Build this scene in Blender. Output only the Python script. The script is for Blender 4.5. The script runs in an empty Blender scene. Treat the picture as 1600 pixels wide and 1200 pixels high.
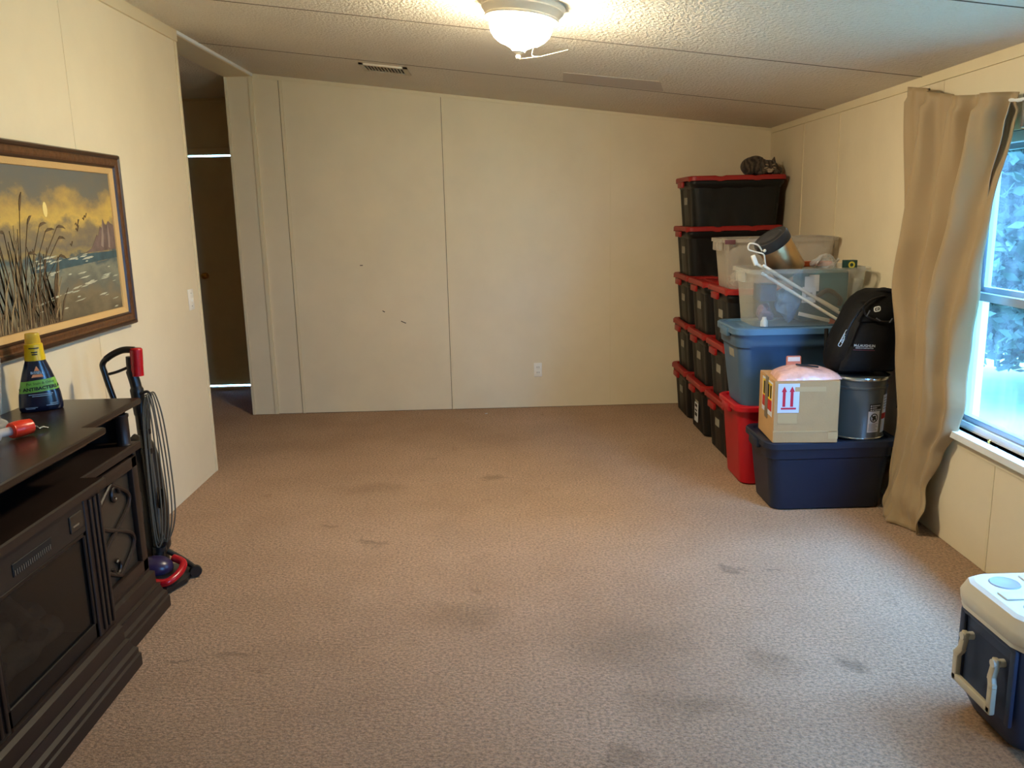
import bpy, bmesh, math, random
from mathutils import Vector, Matrix
R_ = math.radians
random.seed(7)
S = bpy.context.scene
COL = S.collection

# ------------------------------------------------------------------ camera
cam_d = bpy.data.cameras.new('camera'); cam = bpy.data.objects.new('camera', cam_d); COL.objects.link(cam)
cam_d.sensor_width = 36; cam_d.lens = 1297.88 / 1600 * 36; cam_d.clip_start = .02; cam_d.clip_end = 300
rt = Vector((.99958436, -.01745618, -.02294318)); dn = Vector((-.02599069, -.20132726, -.97917916)); fw = Vector((.01247364, .97936848, -.20169728))
cam.matrix_world = Matrix(((rt.x, -dn.x, -fw.x, 0), (rt.y, -dn.y, -fw.y, 0), (rt.z, -dn.z, -fw.z, 1.53), (0, 0, 0, 1)))
S.camera = cam

# ------------------------------------------------------------------ sky, exposure
W = bpy.data.worlds.new('sky'); S.world = W; W.use_nodes = True
wn = W.node_tree.nodes; wl = W.node_tree.links
SKY = 22.0
# overcast sky (CIE overcast distribution: zenith three times the horizon), bluish daylight
tcw = wn.new('ShaderNodeTexCoord'); sx = wn.new('ShaderNodeSeparateXYZ'); wl.new(tcw.outputs['Generated'], sx.inputs[0])
ma = wn.new('ShaderNodeMath'); ma.operation = 'MULTIPLY_ADD'; ma.inputs[1].default_value = 2 / 3; ma.inputs[2].default_value = 1 / 3; wl.new(sx.outputs['Z'], ma.inputs[0])
mb = wn.new('ShaderNodeMath'); mb.operation = 'MAXIMUM'; mb.inputs[1].default_value = 1 / 3; wl.new(ma.outputs[0], mb.inputs[0])
mc = wn.new('ShaderNodeMath'); mc.operation = 'MULTIPLY'; mc.inputs[1].default_value = SKY; wl.new(mb.outputs[0], mc.inputs[0])
wn['Background'].inputs['Color'].default_value = (.21, .49, 1., 1); wl.new(mc.outputs[0], wn['Background'].inputs['Strength'])
S.view_settings.view_transform = 'Standard'; S.view_settings.look = 'None'
S.view_settings.exposure = 2.0; S.view_settings.gamma = 1.0; S.view_settings.use_curve_mapping = False
S.cycles.max_bounces = 8; S.cycles.diffuse_bounces = 5; S.cycles.transparent_max_bounces = 16
S.cycles.caustics_reflective = False; S.cycles.caustics_refractive = False
S.cycles.sample_clamp_indirect = 6
S.cycles.use_denoising = True
LAMP = 62.0

# ------------------------------------------------------------------ helpers
def lin(c):
    return tuple(((v / 255) / 12.92 if v / 255 <= .04045 else ((v / 255 + .055) / 1.055) ** 2.4) for v in c)

def mat(name, rgb, rough=.6, metal=0., var=0., vscale=8., bump=0., bscale=60., spec=.5, trans=0., sheen=0., emit=0., stretch=None, bdist=.01):
    m = bpy.data.materials.new(name); m.use_nodes = True
    n = m.node_tree.nodes; l = m.node_tree.links; p = n['Principled BSDF']
    c = lin(rgb)
    p.inputs['Base Color'].default_value = (*c, 1); p.inputs['Roughness'].default_value = rough; p.inputs['Metallic'].default_value = metal
    p.inputs['Specular IOR Level'].default_value = spec
    if sheen: p.inputs['Sheen Weight'].default_value = sheen
    if trans: p.inputs['Transmission Weight'].default_value = trans
    if emit:
        p.inputs['Emission Color'].default_value = (*c, 1); p.inputs['Emission Strength'].default_value = emit
    tc = n.new('ShaderNodeTexCoord'); mp = n.new('ShaderNodeMapping'); l.new(tc.outputs['Object'], mp.inputs['Vector'])
    if stretch: mp.inputs['Scale'].default_value = stretch
    if var:
        t = n.new('ShaderNodeTexNoise'); t.inputs['Scale'].default_value = vscale; t.inputs['Detail'].default_value = 6; t.inputs['Roughness'].default_value = .6
        l.new(mp.outputs[0], t.inputs['Vector'])
        r = n.new('ShaderNodeValToRGB'); r.color_ramp.elements[0].position = .3; r.color_ramp.elements[1].position = .7
        r.color_ramp.elements[0].color = (*[max(0, x * (1 - var)) for x in c], 1); r.color_ramp.elements[1].color = (*[min(1, x * (1 + var)) for x in c], 1)
        l.new(t.outputs['Fac'], r.inputs['Fac']); l.new(r.outputs[0], p.inputs['Base Color'])
    if bump:
        t = n.new('ShaderNodeTexNoise'); t.inputs['Scale'].default_value = bscale; t.inputs['Detail'].default_value = 4
        l.new(mp.outputs[0], t.inputs['Vector'])
        b = n.new('ShaderNodeBump'); b.inputs['Strength'].default_value = bump; b.inputs['Distance'].default_value = bdist
        l.new(t.outputs['Fac'], b.inputs['Height']); l.new(b.outputs[0], p.inputs['Normal'])
    return m

def schlick(m, f0=.04):
    n = m.node_tree.nodes; l = m.node_tree.links
    w = n.new('ShaderNodeLayerWeight'); w.inputs[0].default_value = .5
    a = n.new('ShaderNodeMath'); a.operation = 'POWER'; a.inputs[1].default_value = 5; l.new(w.outputs['Facing'], a.inputs[0])
    c = n.new('ShaderNodeMath'); c.operation = 'MULTIPLY_ADD'; c.inputs[1].default_value = 1 - f0; c.inputs[2].default_value = f0; l.new(a.outputs[0], c.inputs[0])
    return c

def clear_mat(name, rgb, opacity=.18, rough=.12, gloss=.5):
    m = bpy.data.materials.new(name); m.use_nodes = True
    n = m.node_tree.nodes; l = m.node_tree.links; p = n['Principled BSDF']; o = n['Material Output']
    p.inputs['Base Color'].default_value = (*lin(rgb), 1); p.inputs['Roughness'].default_value = rough; p.inputs['Specular IOR Level'].default_value = gloss
    t = n.new('ShaderNodeBsdfTransparent'); t.inputs[0].default_value = (.97, .97, .97, 1)
    fr = schlick(m)
    ad = n.new('ShaderNodeMath'); ad.operation = 'ADD'; ad.inputs[1].default_value = opacity; ad.use_clamp = True
    l.new(fr.outputs[0], ad.inputs[0])
    mx = n.new('ShaderNodeMixShader'); l.new(ad.outputs[0], mx.inputs[0]); l.new(t.outputs[0], mx.inputs[1]); l.new(p.outputs[0], mx.inputs[2])
    l.new(mx.outputs[0], o.inputs['Surface'])
    return m

def root_inv(o):
    m = Matrix.Identity(4)
    while o is not None:
        m = o.matrix_basis @ m; o = o.parent
    return m.inverted()

class B:
    def __init__(s): s.bm = bmesh.new()
    def quad(s, *pts):
        s.bm.faces.new([s.bm.verts.new(p) for p in pts]); return s
    def box(s, x0, x1, y0, y1, z0, z1, bev=0, seg=2, mtx=None):
        vs = [s.bm.verts.new((x, y, z)) for z in (z0, z1) for y in (y0, y1) for x in (x0, x1)]
        fs = [s.bm.faces.new([vs[i] for i in f]) for f in ((0, 2, 3, 1), (4, 5, 7, 6), (0, 1, 5, 4), (2, 6, 7, 3), (0, 4, 6, 2), (1, 3, 7, 5))]
        if bev:
            es = list({e for f in fs for e in f.edges})
            r = bmesh.ops.bevel(s.bm, geom=es, offset=bev, segments=seg, affect='EDGES', profile=.5)
            vs = list({v for f in r['faces'] for v in f.verts} | {v for v in vs if v.is_valid})
        if mtx is not None: bmesh.ops.transform(s.bm, matrix=mtx, verts=[v for v in vs if v.is_valid])
        return s
    def loft(s, rings, caps=(True, True), closed=True):
        R = [[s.bm.verts.new(p) for p in r] for r in rings]
        for a, b in zip(R, R[1:]):
            n = len(a)
            for i in range(n if closed else n - 1):
                j = (i + 1) % n
                s.bm.faces.new((a[i], a[j], b[j], b[i]))
        if closed and caps[0]: s.bm.faces.new(R[0][::-1])
        if closed and caps[1]: s.bm.faces.new(R[-1])
        return s
    def tube(s, pts, r, seg=8, closed=False):
        pts = [Vector(p) for p in pts]; n = len(pts); rings = []
        rs = r if isinstance(r, (list, tuple)) else [r] * n
        up = None
        for i, p in enumerate(pts):
            a = pts[i - 1] if (i > 0 or closed) else p; b = pts[(i + 1) % n] if (i < n - 1 or closed) else p
            t = (b - a).normalized()
            if up is None: up = t.orthogonal().normalized()
            else:
                up = (up - t * up.dot(t))
                up = up.normalized() if up.length > 1e-6 else t.orthogonal().normalized()
            q = t.cross(up)
            rings.append([p + (up * math.cos(2 * math.pi * k / seg) + q * math.sin(2 * math.pi * k / seg)) * rs[i] for k in range(seg)])
        if closed: rings.append(rings[0])
        return s.loft(rings, (not closed, not closed))
    def cyl(s, p0, p1, r0, r1=None, seg=24):
        return s.tube([p0, p1], [r0, r0 if r1 is None else r1], seg)
    def lathe(s, prof, mtx=Matrix.Identity(4), seg=32, caps=(True, True)):
        rings = [[mtx @ Vector((r * math.cos(2 * math.pi * k / seg), r * math.sin(2 * math.pi * k / seg), z)) for k in range(seg)] for r, z in prof]
        return s.loft(rings, caps)
    def grid(s, fn, nu, nv):
        g = [[s.bm.verts.new(fn(i / nu, j / nv)) for i in range(nu + 1)] for j in range(nv + 1)]
        for j in range(nv):
            for i in range(nu):
                s.bm.faces.new((g[j][i], g[j][i + 1], g[j + 1][i + 1], g[j + 1][i]))
        return s
    def prism(s, out, fn, d0, d1):
        a = [fn(u, v, d0) for u, v in out]; b = [fn(u, v, d1) for u, v in out]
        return s.loft([a, b])
    def ball(s, c, r, mtx=None, sub=2):
        g = bmesh.ops.create_icosphere(s.bm, subdivisions=sub, radius=1)
        r = r if isinstance(r, (tuple, list)) else (r, r, r)
        m = Matrix.Translation(c) @ (mtx if mtx is not None else Matrix.Identity(4)) @ Matrix.Diagonal((*r, 1))
        bmesh.ops.transform(s.bm, matrix=m, verts=g['verts']); return s
    def build(s, name, m, parent=None, smooth=35, origin=None, solid=0, subsurf=0):
        bmesh.ops.recalc_face_normals(s.bm, faces=s.bm.faces)
        me = bpy.data.meshes.new(name)
        mt = root_inv(parent) if parent is not None else Matrix.Translation(-Vector(origin)) if origin else None
        if mt is not None: s.bm.transform(mt)
        s.bm.to_mesh(me); s.bm.free()
        if smooth:
            me.polygons.foreach_set('use_smooth', [True] * len(me.polygons)); me.set_sharp_from_angle(angle=R_(smooth))
        me.materials.append(m)
        o = bpy.data.objects.new(name, me); COL.objects.link(o)
        if parent is not None: o.parent = parent
        elif origin: o.location = origin
        if solid:
            md = o.modifiers.new('thickness', 'SOLIDIFY'); md.thickness = solid; md.offset = 0
        if subsurf:
            md = o.modifiers.new('round', 'SUBSURF'); md.levels = subsurf; md.render_levels = subsurf
        return o

def tag(o, label, cat, group=None, kind=None):
    o['label'] = label; o['category'] = cat
    if group: o['group'] = group
    if kind: o['kind'] = kind
    return o
def thing(name, label, cat, loc=(0, 0, 0), group=None, rz=0):
    o = bpy.data.objects.new(name, None); o.empty_display_size = .05; COL.objects.link(o)
    o.location = loc; o.rotation_euler = (0, 0, rz)
    o.matrix_basis = Matrix.Translation(loc) @ Matrix.Rotation(rz, 4, 'Z')
    return tag(o, label, cat, group)
def struct(o, label=None):
    o['kind'] = 'structure'
    if label: o['label'] = label
    return o
def copy_tree(o, parent=None):
    c = o.copy(); COL.objects.link(c)
    if parent is not None: c.parent = parent
    for ch in list(o.children): copy_tree(ch, c)
    return c

def lettering(txt, size, fn, m, parent, name='lettering', align='CENTER', shear=0, bold=0.):
    cu = bpy.data.curves.new('t', 'FONT'); cu.body = txt; cu.size = size; cu.align_x = align; cu.shear = shear; cu.offset = bold; cu.resolution_u = 2
    ob = bpy.data.objects.new('t', cu); COL.objects.link(ob)
    dg = bpy.context.evaluated_depsgraph_get(); me = bpy.data.meshes.new_from_object(ob.evaluated_get(dg))
    bpy.data.objects.remove(ob); bpy.data.curves.remove(cu)
    inv = root_inv(parent)
    for v in me.vertices: v.co = inv @ Vector(fn(v.co.x, v.co.y))
    me.name = name; me.materials.clear(); me.materials.append(m)
    o = bpy.data.objects.new(name, me); COL.objects.link(o); o.parent = parent
    return o

def rrect(hx, hy, r, n=6):
    out = []
    for cx, cy, a0 in ((hx - r, hy - r, 0), (-hx + r, hy - r, 90), (-hx + r, -hy + r, 180), (hx - r, -hy + r, 270)):
        for k in range(n + 1):
            a = R_(a0 + 90 * k / n); out.append((cx + r * math.cos(a), cy + r * math.sin(a)))
    return out
def dense(out, step=.012):
    res = []
    for i, p in enumerate(out):
        q = out[(i + 1) % len(out)]; d = math.dist(p, q); k = max(1, int(d / step))
        for j in range(k): res.append((p[0] + (q[0] - p[0]) * j / k, p[1] + (q[1] - p[1]) * j / k))
    return res
def bez(pts, n=12):
    pts = [Vector(p) for p in pts]; out = []
    for i in range(len(pts) - 1):
        p0 = pts[max(i - 1, 0)]; p1 = pts[i]; p2 = pts[i + 1]; p3 = pts[min(i + 2, len(pts) - 1)]
        for k in range(n):
            t = k / n
            out.append(.5 * ((2 * p1) + (p2 - p0) * t + (2 * p0 - 5 * p1 + 4 * p2 - p3) * t * t + (3 * p1 - p0 - 3 * p2 + p3) * t ** 3))
    out.append(pts[-1]); return out

# ------------------------------------------------------------------ materials
M_wall = mat('cream_vinyl_wallboard', (226, 212, 181), .62, var=.035, vscale=3, bump=.10, bscale=260, bdist=.002)
M_trim = mat('cream_trim', (224, 210, 176), .5, var=.03, vscale=5)
M_whitetrim = mat('white_paint', (228, 232, 232), .4, var=.03, vscale=9)
M_hall = mat('hall_wallboard', (220, 202, 166), .65, var=.05, vscale=3)
M_ceil = mat('stippled_ceiling', (222, 213, 196), .8, var=.04, vscale=2.2, bump=.9, bscale=70, bdist=.014)
M_seam = mat('dark_seam', (86, 74, 56), .8)  # the joints' own dark colour, also the panel backing
M_dark = mat('black_gap', (14, 12, 10), .8)

def carpet():
    m = bpy.data.materials.new('carpet'); m.use_nodes = True
    n = m.node_tree.nodes; l = m.node_tree.links; p = n['Principled BSDF']; p.inputs['Roughness'].default_value = .95; p.inputs['Specular IOR Level'].default_value = .1
    p.inputs['Sheen Weight'].default_value = .25; p.inputs['Sheen Roughness'].default_value = .5
    tc = n.new('ShaderNodeTexCoord')
    def noise(sc, det=4, rough=.6, dim=None):
        t = n.new('ShaderNodeTexNoise'); t.inputs['Scale'].default_value = sc; t.inputs['Detail'].default_value = det; t.inputs['Roughness'].default_value = rough
        l.new(tc.outputs['Object'], t.inputs['Vector']); return t.outputs['Fac']
    def ramp(f, a, b, ca, cb):
        r = n.new('ShaderNodeValToRGB'); r.color_ramp.elements[0].position = a; r.color_ramp.elements[1].position = b
        r.color_ramp.elements[0].color = (*ca, 1); r.color_ramp.elements[1].color = (*cb, 1); l.new(f, r.inputs[0]); return r.outputs[0]
    def mul(a, b, f=1.):
        x = n.new('ShaderNodeMix'); x.data_type = 'RGBA'; x.blend_type = 'MULTIPLY'; x.inputs[0].default_value = f
        l.new(a, x.inputs[6]); l.new(b, x.inputs[7]); return x.outputs[2]
    base = ramp(noise(1.3, 5), .3, .7, lin((196, 154, 114)), lin((212, 171, 134)))
    pile = ramp(noise(85, 5, .75), .36, .58, (.50, .46, .42), (1.16, 1.16, 1.16))
    big = ramp(noise(.75, 6, .65), .36, .56, (.86, .84, .81), (1, 1, 1))
    spots = ramp(noise(5.5, 6, .6), .27, .36, (.80, .76, .70), (1, 1, 1))
    col = mul(mul(mul(base, pile), big), spots)
    # particular stains: centre, radii, strength
    stains = [(.42, 2.75, .32, .24, .76), (.32, 2.1, .10, .05, .74), (.97, 3.35, .055, .05, .5), (1.12, 3.30, .05, .03, .55), (-.62, 3.75, .09, .05, .62),
              (-.06, 4.7, .10, .05, .66), (.55, 2.35, .24, .10, .78), (-.32, 1.95, .07, .06, .66), (1.15, 2.55, .07, .05, .62), (-1.0, 2.75, .10, .03, .66), (-.9, 4.0, .07, .03, .7),
              (.9, 2.6, .12, .10, .78), (-.75, 4.55, .3, .12, .82), (-1.15, 2.72, .06, .02, .55), (-.2, 3.0, .25, .16, .8)]
    wob = n.new('ShaderNodeTexNoise'); wob.inputs['Scale'].default_value = 6; wob.inputs['Detail'].default_value = 7; wob.inputs['Roughness'].default_value = .7; l.new(tc.outputs['Object'], wob.inputs['Vector'])
    wa = n.new('ShaderNodeVectorMath'); wa.operation = 'MULTIPLY_ADD'; wa.inputs[1].default_value = (.34, .34, 0); wa.inputs[2].default_value = (-.17, -.17, 0)
    l.new(wob.outputs['Color'], wa.inputs[0])
    ws = n.new('ShaderNodeVectorMath'); ws.operation = 'ADD'; l.new(tc.outputs['Object'], ws.inputs[0]); l.new(wa.outputs[0], ws.inputs[1])
    for x, y, rx, ry, k in stains:
        a = n.new('ShaderNodeVectorMath'); a.operation = 'SUBTRACT'; a.inputs[1].default_value = (x, y, 0); l.new(ws.outputs[0], a.inputs[0])
        b = n.new('ShaderNodeVectorMath'); b.operation = 'MULTIPLY'; b.inputs[1].default_value = (1 / rx, 1 / ry, 0); l.new(a.outputs[0], b.inputs[0])
        c = n.new('ShaderNodeVectorMath'); c.operation = 'LENGTH'; l.new(b.outputs[0], c.inputs[0])
        col = mul(col, ramp(c.outputs['Value'], .2, 1.25, (k, k * .96, k * .86), (1, 1, 1)))
    l.new(col, p.inputs['Base Color'])
    mpx = n.new('ShaderNodeMapping'); mpx.inputs['Scale'].default_value = (1, 1.5, 1); l.new(tc.outputs['Object'], mpx.inputs[0])
    t1 = n.new('ShaderNodeTexNoise'); t1.inputs['Scale'].default_value = 70; t1.inputs['Detail'].default_value = 5; t1.inputs['Roughness'].default_value = .7; l.new(mpx.outputs[0], t1.inputs['Vector'])
    bp = n.new('ShaderNodeBump'); bp.inputs['Strength'].default_value = 1.; bp.inputs['Distance'].default_value = .024
    l.new(t1.outputs['Fac'], bp.inputs['Height']); l.new(bp.outputs[0], p.inputs['Normal'])
    return m
M_carpet = carpet()

# ------------------------------------------------------------------ room shell
XL, YF, YB = -1.785, 6.48, -1.6
def XR(y): return 2.02 + (y - 3.5) * .02
def CZ(x): return 2.11 + (2.06 - x) * .1218
YE = 5.0        # where the left wall ends and the hallway opening begins

b = B()
b.grid(lambda u, v: (-4.2 + 6.5 * u, YB - .1 + (7.56 - YB + .1) * v, 0), 40, 60)
fl = struct(b.build('floor', M_carpet), 'stained pinkish beige cut-pile carpet')

# sloped ceiling: boards 1.22 m wide with narrow joints
ceil = struct(B().loft([[(XL - .2, YB, CZ(XL) + .03), (2.35, YB, CZ(2.35) + .03), (2.35, YF + .1, CZ(2.35) + .03), (XL - .2, YF + .1, CZ(XL) + .03)],
                        [(XL - .2, YB, CZ(XL) + .06), (2.35, YB, CZ(2.35) + .06), (2.35, YF + .1, CZ(2.35) + .06), (XL - .2, YF + .1, CZ(XL) + .06)]]).build('ceiling', M_seam, smooth=0), 'sloping stippled cream ceiling')
ys = [YB, -.78, .44, 1.66, 2.88, 4.10, 5.345, YF + .02]
for a, c in zip(ys, ys[1:]):
    g = .0045
    B().loft([[(XL, a + g, CZ(XL)), (2.3, a + g, CZ(2.3)), (2.3, c - g, CZ(2.3)), (XL, c - g, CZ(XL))],
              [(XL, a + g, CZ(XL) + .035), (2.3, a + g, CZ(2.3) + .035), (2.3, c - g, CZ(2.3) + .035), (XL, c - g, CZ(XL) + .035)]]).build('ceiling_panel', M_ceil, ceil, smooth=0)
for yy in ys[1:-1]:
    B().loft([[(XL, yy - .004, CZ(XL) + d), (2.3, yy - .004, CZ(2.3) + d), (2.3, yy + .004, CZ(2.3) + d), (XL, yy + .004, CZ(XL) + d)] for d in (-.0012, .006)]).build('joint_strip', M_seam, ceil, smooth=0)
M_patch = mat('smooth_ceiling_patch', (196, 186, 172), .75, bump=.2, bscale=95)
B().loft([[(x, y, CZ(x) + dz) for x, y in ((.40, 5.02), (.95, 4.98), (1.03, 5.30), (.42, 5.32))] for dz in (-.0015, .0)]).build('ceiling_patch', M_patch, ceil, smooth=0)  # patch smoother and slightly darker than the ceiling panels

# left wall
wl_ = struct(B().box(XL - .2, XL - .006, YB, YE, 0, CZ(XL) + .02).build('wall_left', M_wall, smooth=0), 'cream vinyl-covered wall behind the painting')
for a, c in ((YB, -.0), (.0, 1.255), (1.255, 2.475), (2.475, 3.695), (3.695, YE - .03)):
    B().box(XL - .008, XL, a + .0015, c - .0015, .0, CZ(XL) - .005, .001, 1).build('wall_panel', M_wall, wl_, smooth=0)
B().box(XL - .205, XL + .004, YE - .03, YE + .004, 0, CZ(XL) - .01, .002, 1).build('end_trim', M_trim, wl_, smooth=0)
B().box(XL - .004, XL + .012, YB, YE, CZ(XL) - .062, CZ(XL) + .005, .004, 2).build('crown_strip', M_trim, wl_)
# soffit over the hallway opening
sf = struct(B().box(XL - .2, XL + .002, YE, YF, CZ(XL) - .022, CZ(XL) + .03, .002, 1).build('trim_1', M_trim, smooth=0), 'soffit strip over the hallway opening')
B().box(XL + .002, XL + .014, YE, YF, CZ(XL) - .020, CZ(XL) + .002, .003, 1).build('edge_bead', M_whitetrim, sf)

# back wall
wb = struct(B().loft([[(XL - .2, y, 0), (2.4, y, 0), (2.4, y, CZ(2.4) + .04), (XL - .2, y, CZ(XL - .2) + .03)] for y in (YF + .006, YF + .1)]).build('wall_back', M_seam, smooth=0), 'long cream panelled wall with battens')
def bpanel(x0, x1, y0=YF, name='wall_panel', m=None):
    return B().loft([[(x0, y, 0.004), (x1, y, 0.004), (x1, y, CZ(x1) + .01), (x0, y, CZ(x0) + .01)] for y in (y0, YF + .02)]).build(name, m or M_wall, wb, smooth=0)
bpanel(XL - .198, XL - .012, YF - .012, 'column_panel'); bpanel(XL - .198, XL - .178, YF - .02, 'column_trim', M_trim); bpanel(XL - .022, XL + .006, YF - .02, 'column_trim', M_trim)
for x0, x1 in ((XL + .004, -1.594), (-1.590, -.401), (-.397, .863), (.867, 2.10)): bpanel(x0, x1)
bpanel(-1.588, -1.566, YF - .007, 'batten', M_trim)
bpanel(-.397, -.380, YF - .003, 'batten', M_trim); bpanel(.861, .869, YF - .002, 'batten', M_trim)
B().loft([[(XL + .01, y, CZ(XL) - .03), (2.08, y, CZ(2.08) - .018), (2.08, y, CZ(2.08) + .01), (XL + .01, y, CZ(XL) + .01)] for y in (YF - .008, YF + .01)]).build('crown_strip', M_trim, wb, smooth=0)
M_nail = mat('dark_scratch', (58, 36, 22), .7)
for x, z, L, a in ((-1.058, 1.16, .022, 0), (-.905, .80, .022, -30), (-.755, .712, .042, -25)):
    mt = Matrix.Translation((x, YF - .001, z)) @ Matrix.Rotation(R_(-a), 4, 'Y')
    B().box(-L / 2, L / 2, -.002, .002, -.003, .003, .001, 1, mt).build('wall_scratch', M_nail, wb)

# hallway beyond the opening
hw = struct(B().box(-4.2, -2.705, 7.55, 7.63, 0, 2.7).box(-1.83, -1.3, 7.55, 7.63, 0, 2.7).box(-2.705, -1.83, 7.55, 7.63, 2.088, 2.7).build('wall_hall_end', M_hall, smooth=0), 'dim end wall of the hallway')
B().box(-2.78, -1.75, 7.535, 7.55, 2.09, 2.145, .004, 1).build('door_head_trim', M_hall, hw)
B().box(-2.775, -2.707, 7.535, 7.55, 0, 2.09, .004, 1).build('door_side_trim', M_hall, hw)
B().box(-4.2, -1.3, 7.538, 7.55, 2.53, 2.56, .004, 1).build('crown_strip', M_hall, hw)
struct(B().box(-4.28, -4.2, 4.6, 7.63, 0, 2.7).build('wall_hall_left', M_hall, smooth=0))
struct(B().box(-4.28, XL - .2, 4.5, 4.6, 0, 2.7).build('wall_hall_front', M_hall, smooth=0))
struct(B().box(XL - .2, XL - .12, YF + .1, 7.55, 0, 2.7).build('wall_hall_right', M_hall, smooth=0))
struct(B().loft([[(-4.28, 4.5, 2.50 + d), (XL - .2, 4.5, 2.575 + d), (XL - .2, 7.63, 2.575 + d), (-4.28, 7.63, 2.50 + d)] for d in (0, .06)]).build('ceiling_hall', M_ceil, smooth=0))
M_hdoor = mat('hall_door_paint', (206, 188, 152), .55, var=.04)
struct(B().box(-2.705, -1.83, 7.54, 7.63, 0, .019, .003, 1).build('trim_2', M_hall), 'hallway door threshold')
dr = struct(B().box(-2.70, -1.835, 7.565, 7.603, .034, 2.072, .003, 1).build('door_1', M_hdoor), 'dark hallway door with daylight showing above and below')
M_brass = mat('brass', (196, 150, 70), .25, 1.)
B().lathe([(.028, 0), (.028, .006), (.010, .010), (.010, .028), (.024, .034), (.028, .046), (.022, .058), (.0, .062)], Matrix.Translation((-2.635, 7.565, 1.04)) @ Matrix.Rotation(R_(90), 4, 'X'), 20, (True, False)).build('door_knob', M_brass, dr)

# right wall, tilted 1.1 degrees, with a window opening
WY0, WY1, WZ0, WZ1 = 2.02, 3.64, .545, 1.80
WY2, WY3 = -.55, 1.0      # unseen second window nearer the camera, added to carry daylight
def wr(y, z, off=0): return (XR(y) - off, y, z)
def wbox(bb, y0, y1, z0, z1, o0, o1):
    return bb.loft([[wr(y0, z0, o0), wr(y1, z0, o0), wr(y1, z0, o1), wr(y0, z0, o1)], [wr(y0, z1, o0), wr(y1, z1, o0), wr(y1, z1, o1), wr(y0, z1, o1)]])
b = B()
for y0, y1, z0, z1 in ((YB, 7, 0, WZ0), (YB, 7, WZ1, 2.35), (WY1, 7, WZ0, WZ1), (WY3, WY0, WZ0, WZ1), (YB, WY2, WZ0, WZ1)): wbox(b, y0, y1, z0, z1, -.14, -.006)
wr_ = struct(b.build('wall_right', M_seam, smooth=0), 'cream panelled window wall on the right')
def rpanel(y0, y1, z0, z1, name='wall_panel', p=0., m=None): return wbox(B(), y0, y1, z0, z1, -.01, p).build(name, m or M_wall, wr_, smooth=0)
yy = [YB, -.4, .82, 2.02, 3.242, 3.90, 5.12, 5.745, 6.5]
g = .0015
for a, c in zip(yy, yy[1:]):
    if a >= WY1 + .1: rpanel(a + g, c - g, .003, 2.14)
    elif a < WY1 < c:
        rpanel(a + g, c - g, .003, WZ0); rpanel(a + g, c - g, WZ1, 2.14); rpanel(WY1, c - g, WZ0, WZ1)
    else:
        rpanel(a + g, c - g, .003, WZ0); rpanel(a + g, c - g, WZ1, 2.14)
rpanel(WY3, WY0, WZ0, WZ1); rpanel(YB, WY2, WZ0, WZ1)
for y in (5.12, 5.745): rpanel(y - .010, y + .010, .003, 2.13, 'batten', .004, M_trim)
rpanel(3.232, 3.25, .003, .50, 'batten', .002, M_trim); rpanel(3.232, 3.25, 1.86, 2.13, 'batten', .003, M_trim)
rpanel(YB, 6.45, 2.07, 2.125, 'crown_strip', .010, M_trim)
rpanel(YB, WY1 + .05, WZ0 - .075, WZ0 - .028, 'apron_strip', .006, M_trim)
# carpet-edge gap and back end of the room
wbk = struct(B().box(-2.1, 2.3, YB - .1, YB, 0, 2.75).build('wall_front', M_wall, smooth=0), 'cream wall behind the viewer')

# windows
M_vinyl = mat('white_window_frame', (226, 232, 236), .35, spec=.5)
M_alum = mat('aluminium_sash', (176, 188, 198), .35, .6)
def pane_mat(name, lo, hi, drip, sc):
    m = bpy.data.materials.new(name); m.use_nodes = True
    n = m.node_tree.nodes; l = m.node_tree.links; o = n['Material Output']; n.remove(n['Principled BSDF'])
    tc = n.new('ShaderNodeTexCoord'); mp = n.new('ShaderNodeMapping'); mp.inputs['Scale'].default_value = sc; l.new(tc.outputs['Object'], mp.inputs[0])
    t = n.new('ShaderNodeTexNoise'); t.inputs['Scale'].default_value = drip; t.inputs['Detail'].default_value = 6; t.inputs['Roughness'].default_value = .65; l.new(mp.outputs[0], t.inputs['Vector'])
    t2 = n.new('ShaderNodeTexNoise'); t2.inputs['Scale'].default_value = 3.2; t2.inputs['Detail'].default_value = 4; l.new(tc.outputs['Object'], t2.inputs['Vector'])
    md = n.new('ShaderNodeMath'); md.operation = 'MULTIPLY'; l.new(t.outputs['Fac'], md.inputs[0]); l.new(t2.outputs['Fac'], md.inputs[1])
    mr = n.new('ShaderNodeMapRange'); mr.inputs[1].default_value = .15; mr.inputs[2].default_value = .36; mr.inputs[3].default_value = lo; mr.inputs[4].default_value = hi; l.new(md.outputs[0], mr.inputs[0])
    tr = n.new('ShaderNodeBsdfTransparent'); tr.inputs[0].default_value = (.90, .97, .98, 1)
    tl = n.new('ShaderNodeBsdfTranslucent'); tl.inputs[0].default_value = (.88, .94, .96, 1)
    gl = n.new('ShaderNodeBsdfGlossy'); gl.inputs['Roughness'].default_value = .08
    fr = schlick(m, .02)
    mx = n.new('ShaderNodeMixShader'); l.new(mr.outputs[0], mx.inputs[0]); l.new(tr.outputs[0], mx.inputs[1]); l.new(tl.outputs[0], mx.inputs[2])
    m2 = n.new('ShaderNodeMixShader'); l.new(fr.outputs[0], m2.inputs[0]); l.new(mx.outputs[0], m2.inputs[1]); l.new(gl.outputs[0], m2.inputs[2])
    l.new(m2.outputs[0], o.inputs['Surface']); return m
M_pane_hi = pane_mat('hazy_window_glass', .015, .085, 14, (1, 1, .7))
M_pane_lo = pane_mat('fogged_window_glass', .014, .075, 30, (1, 1, .10))
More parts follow.
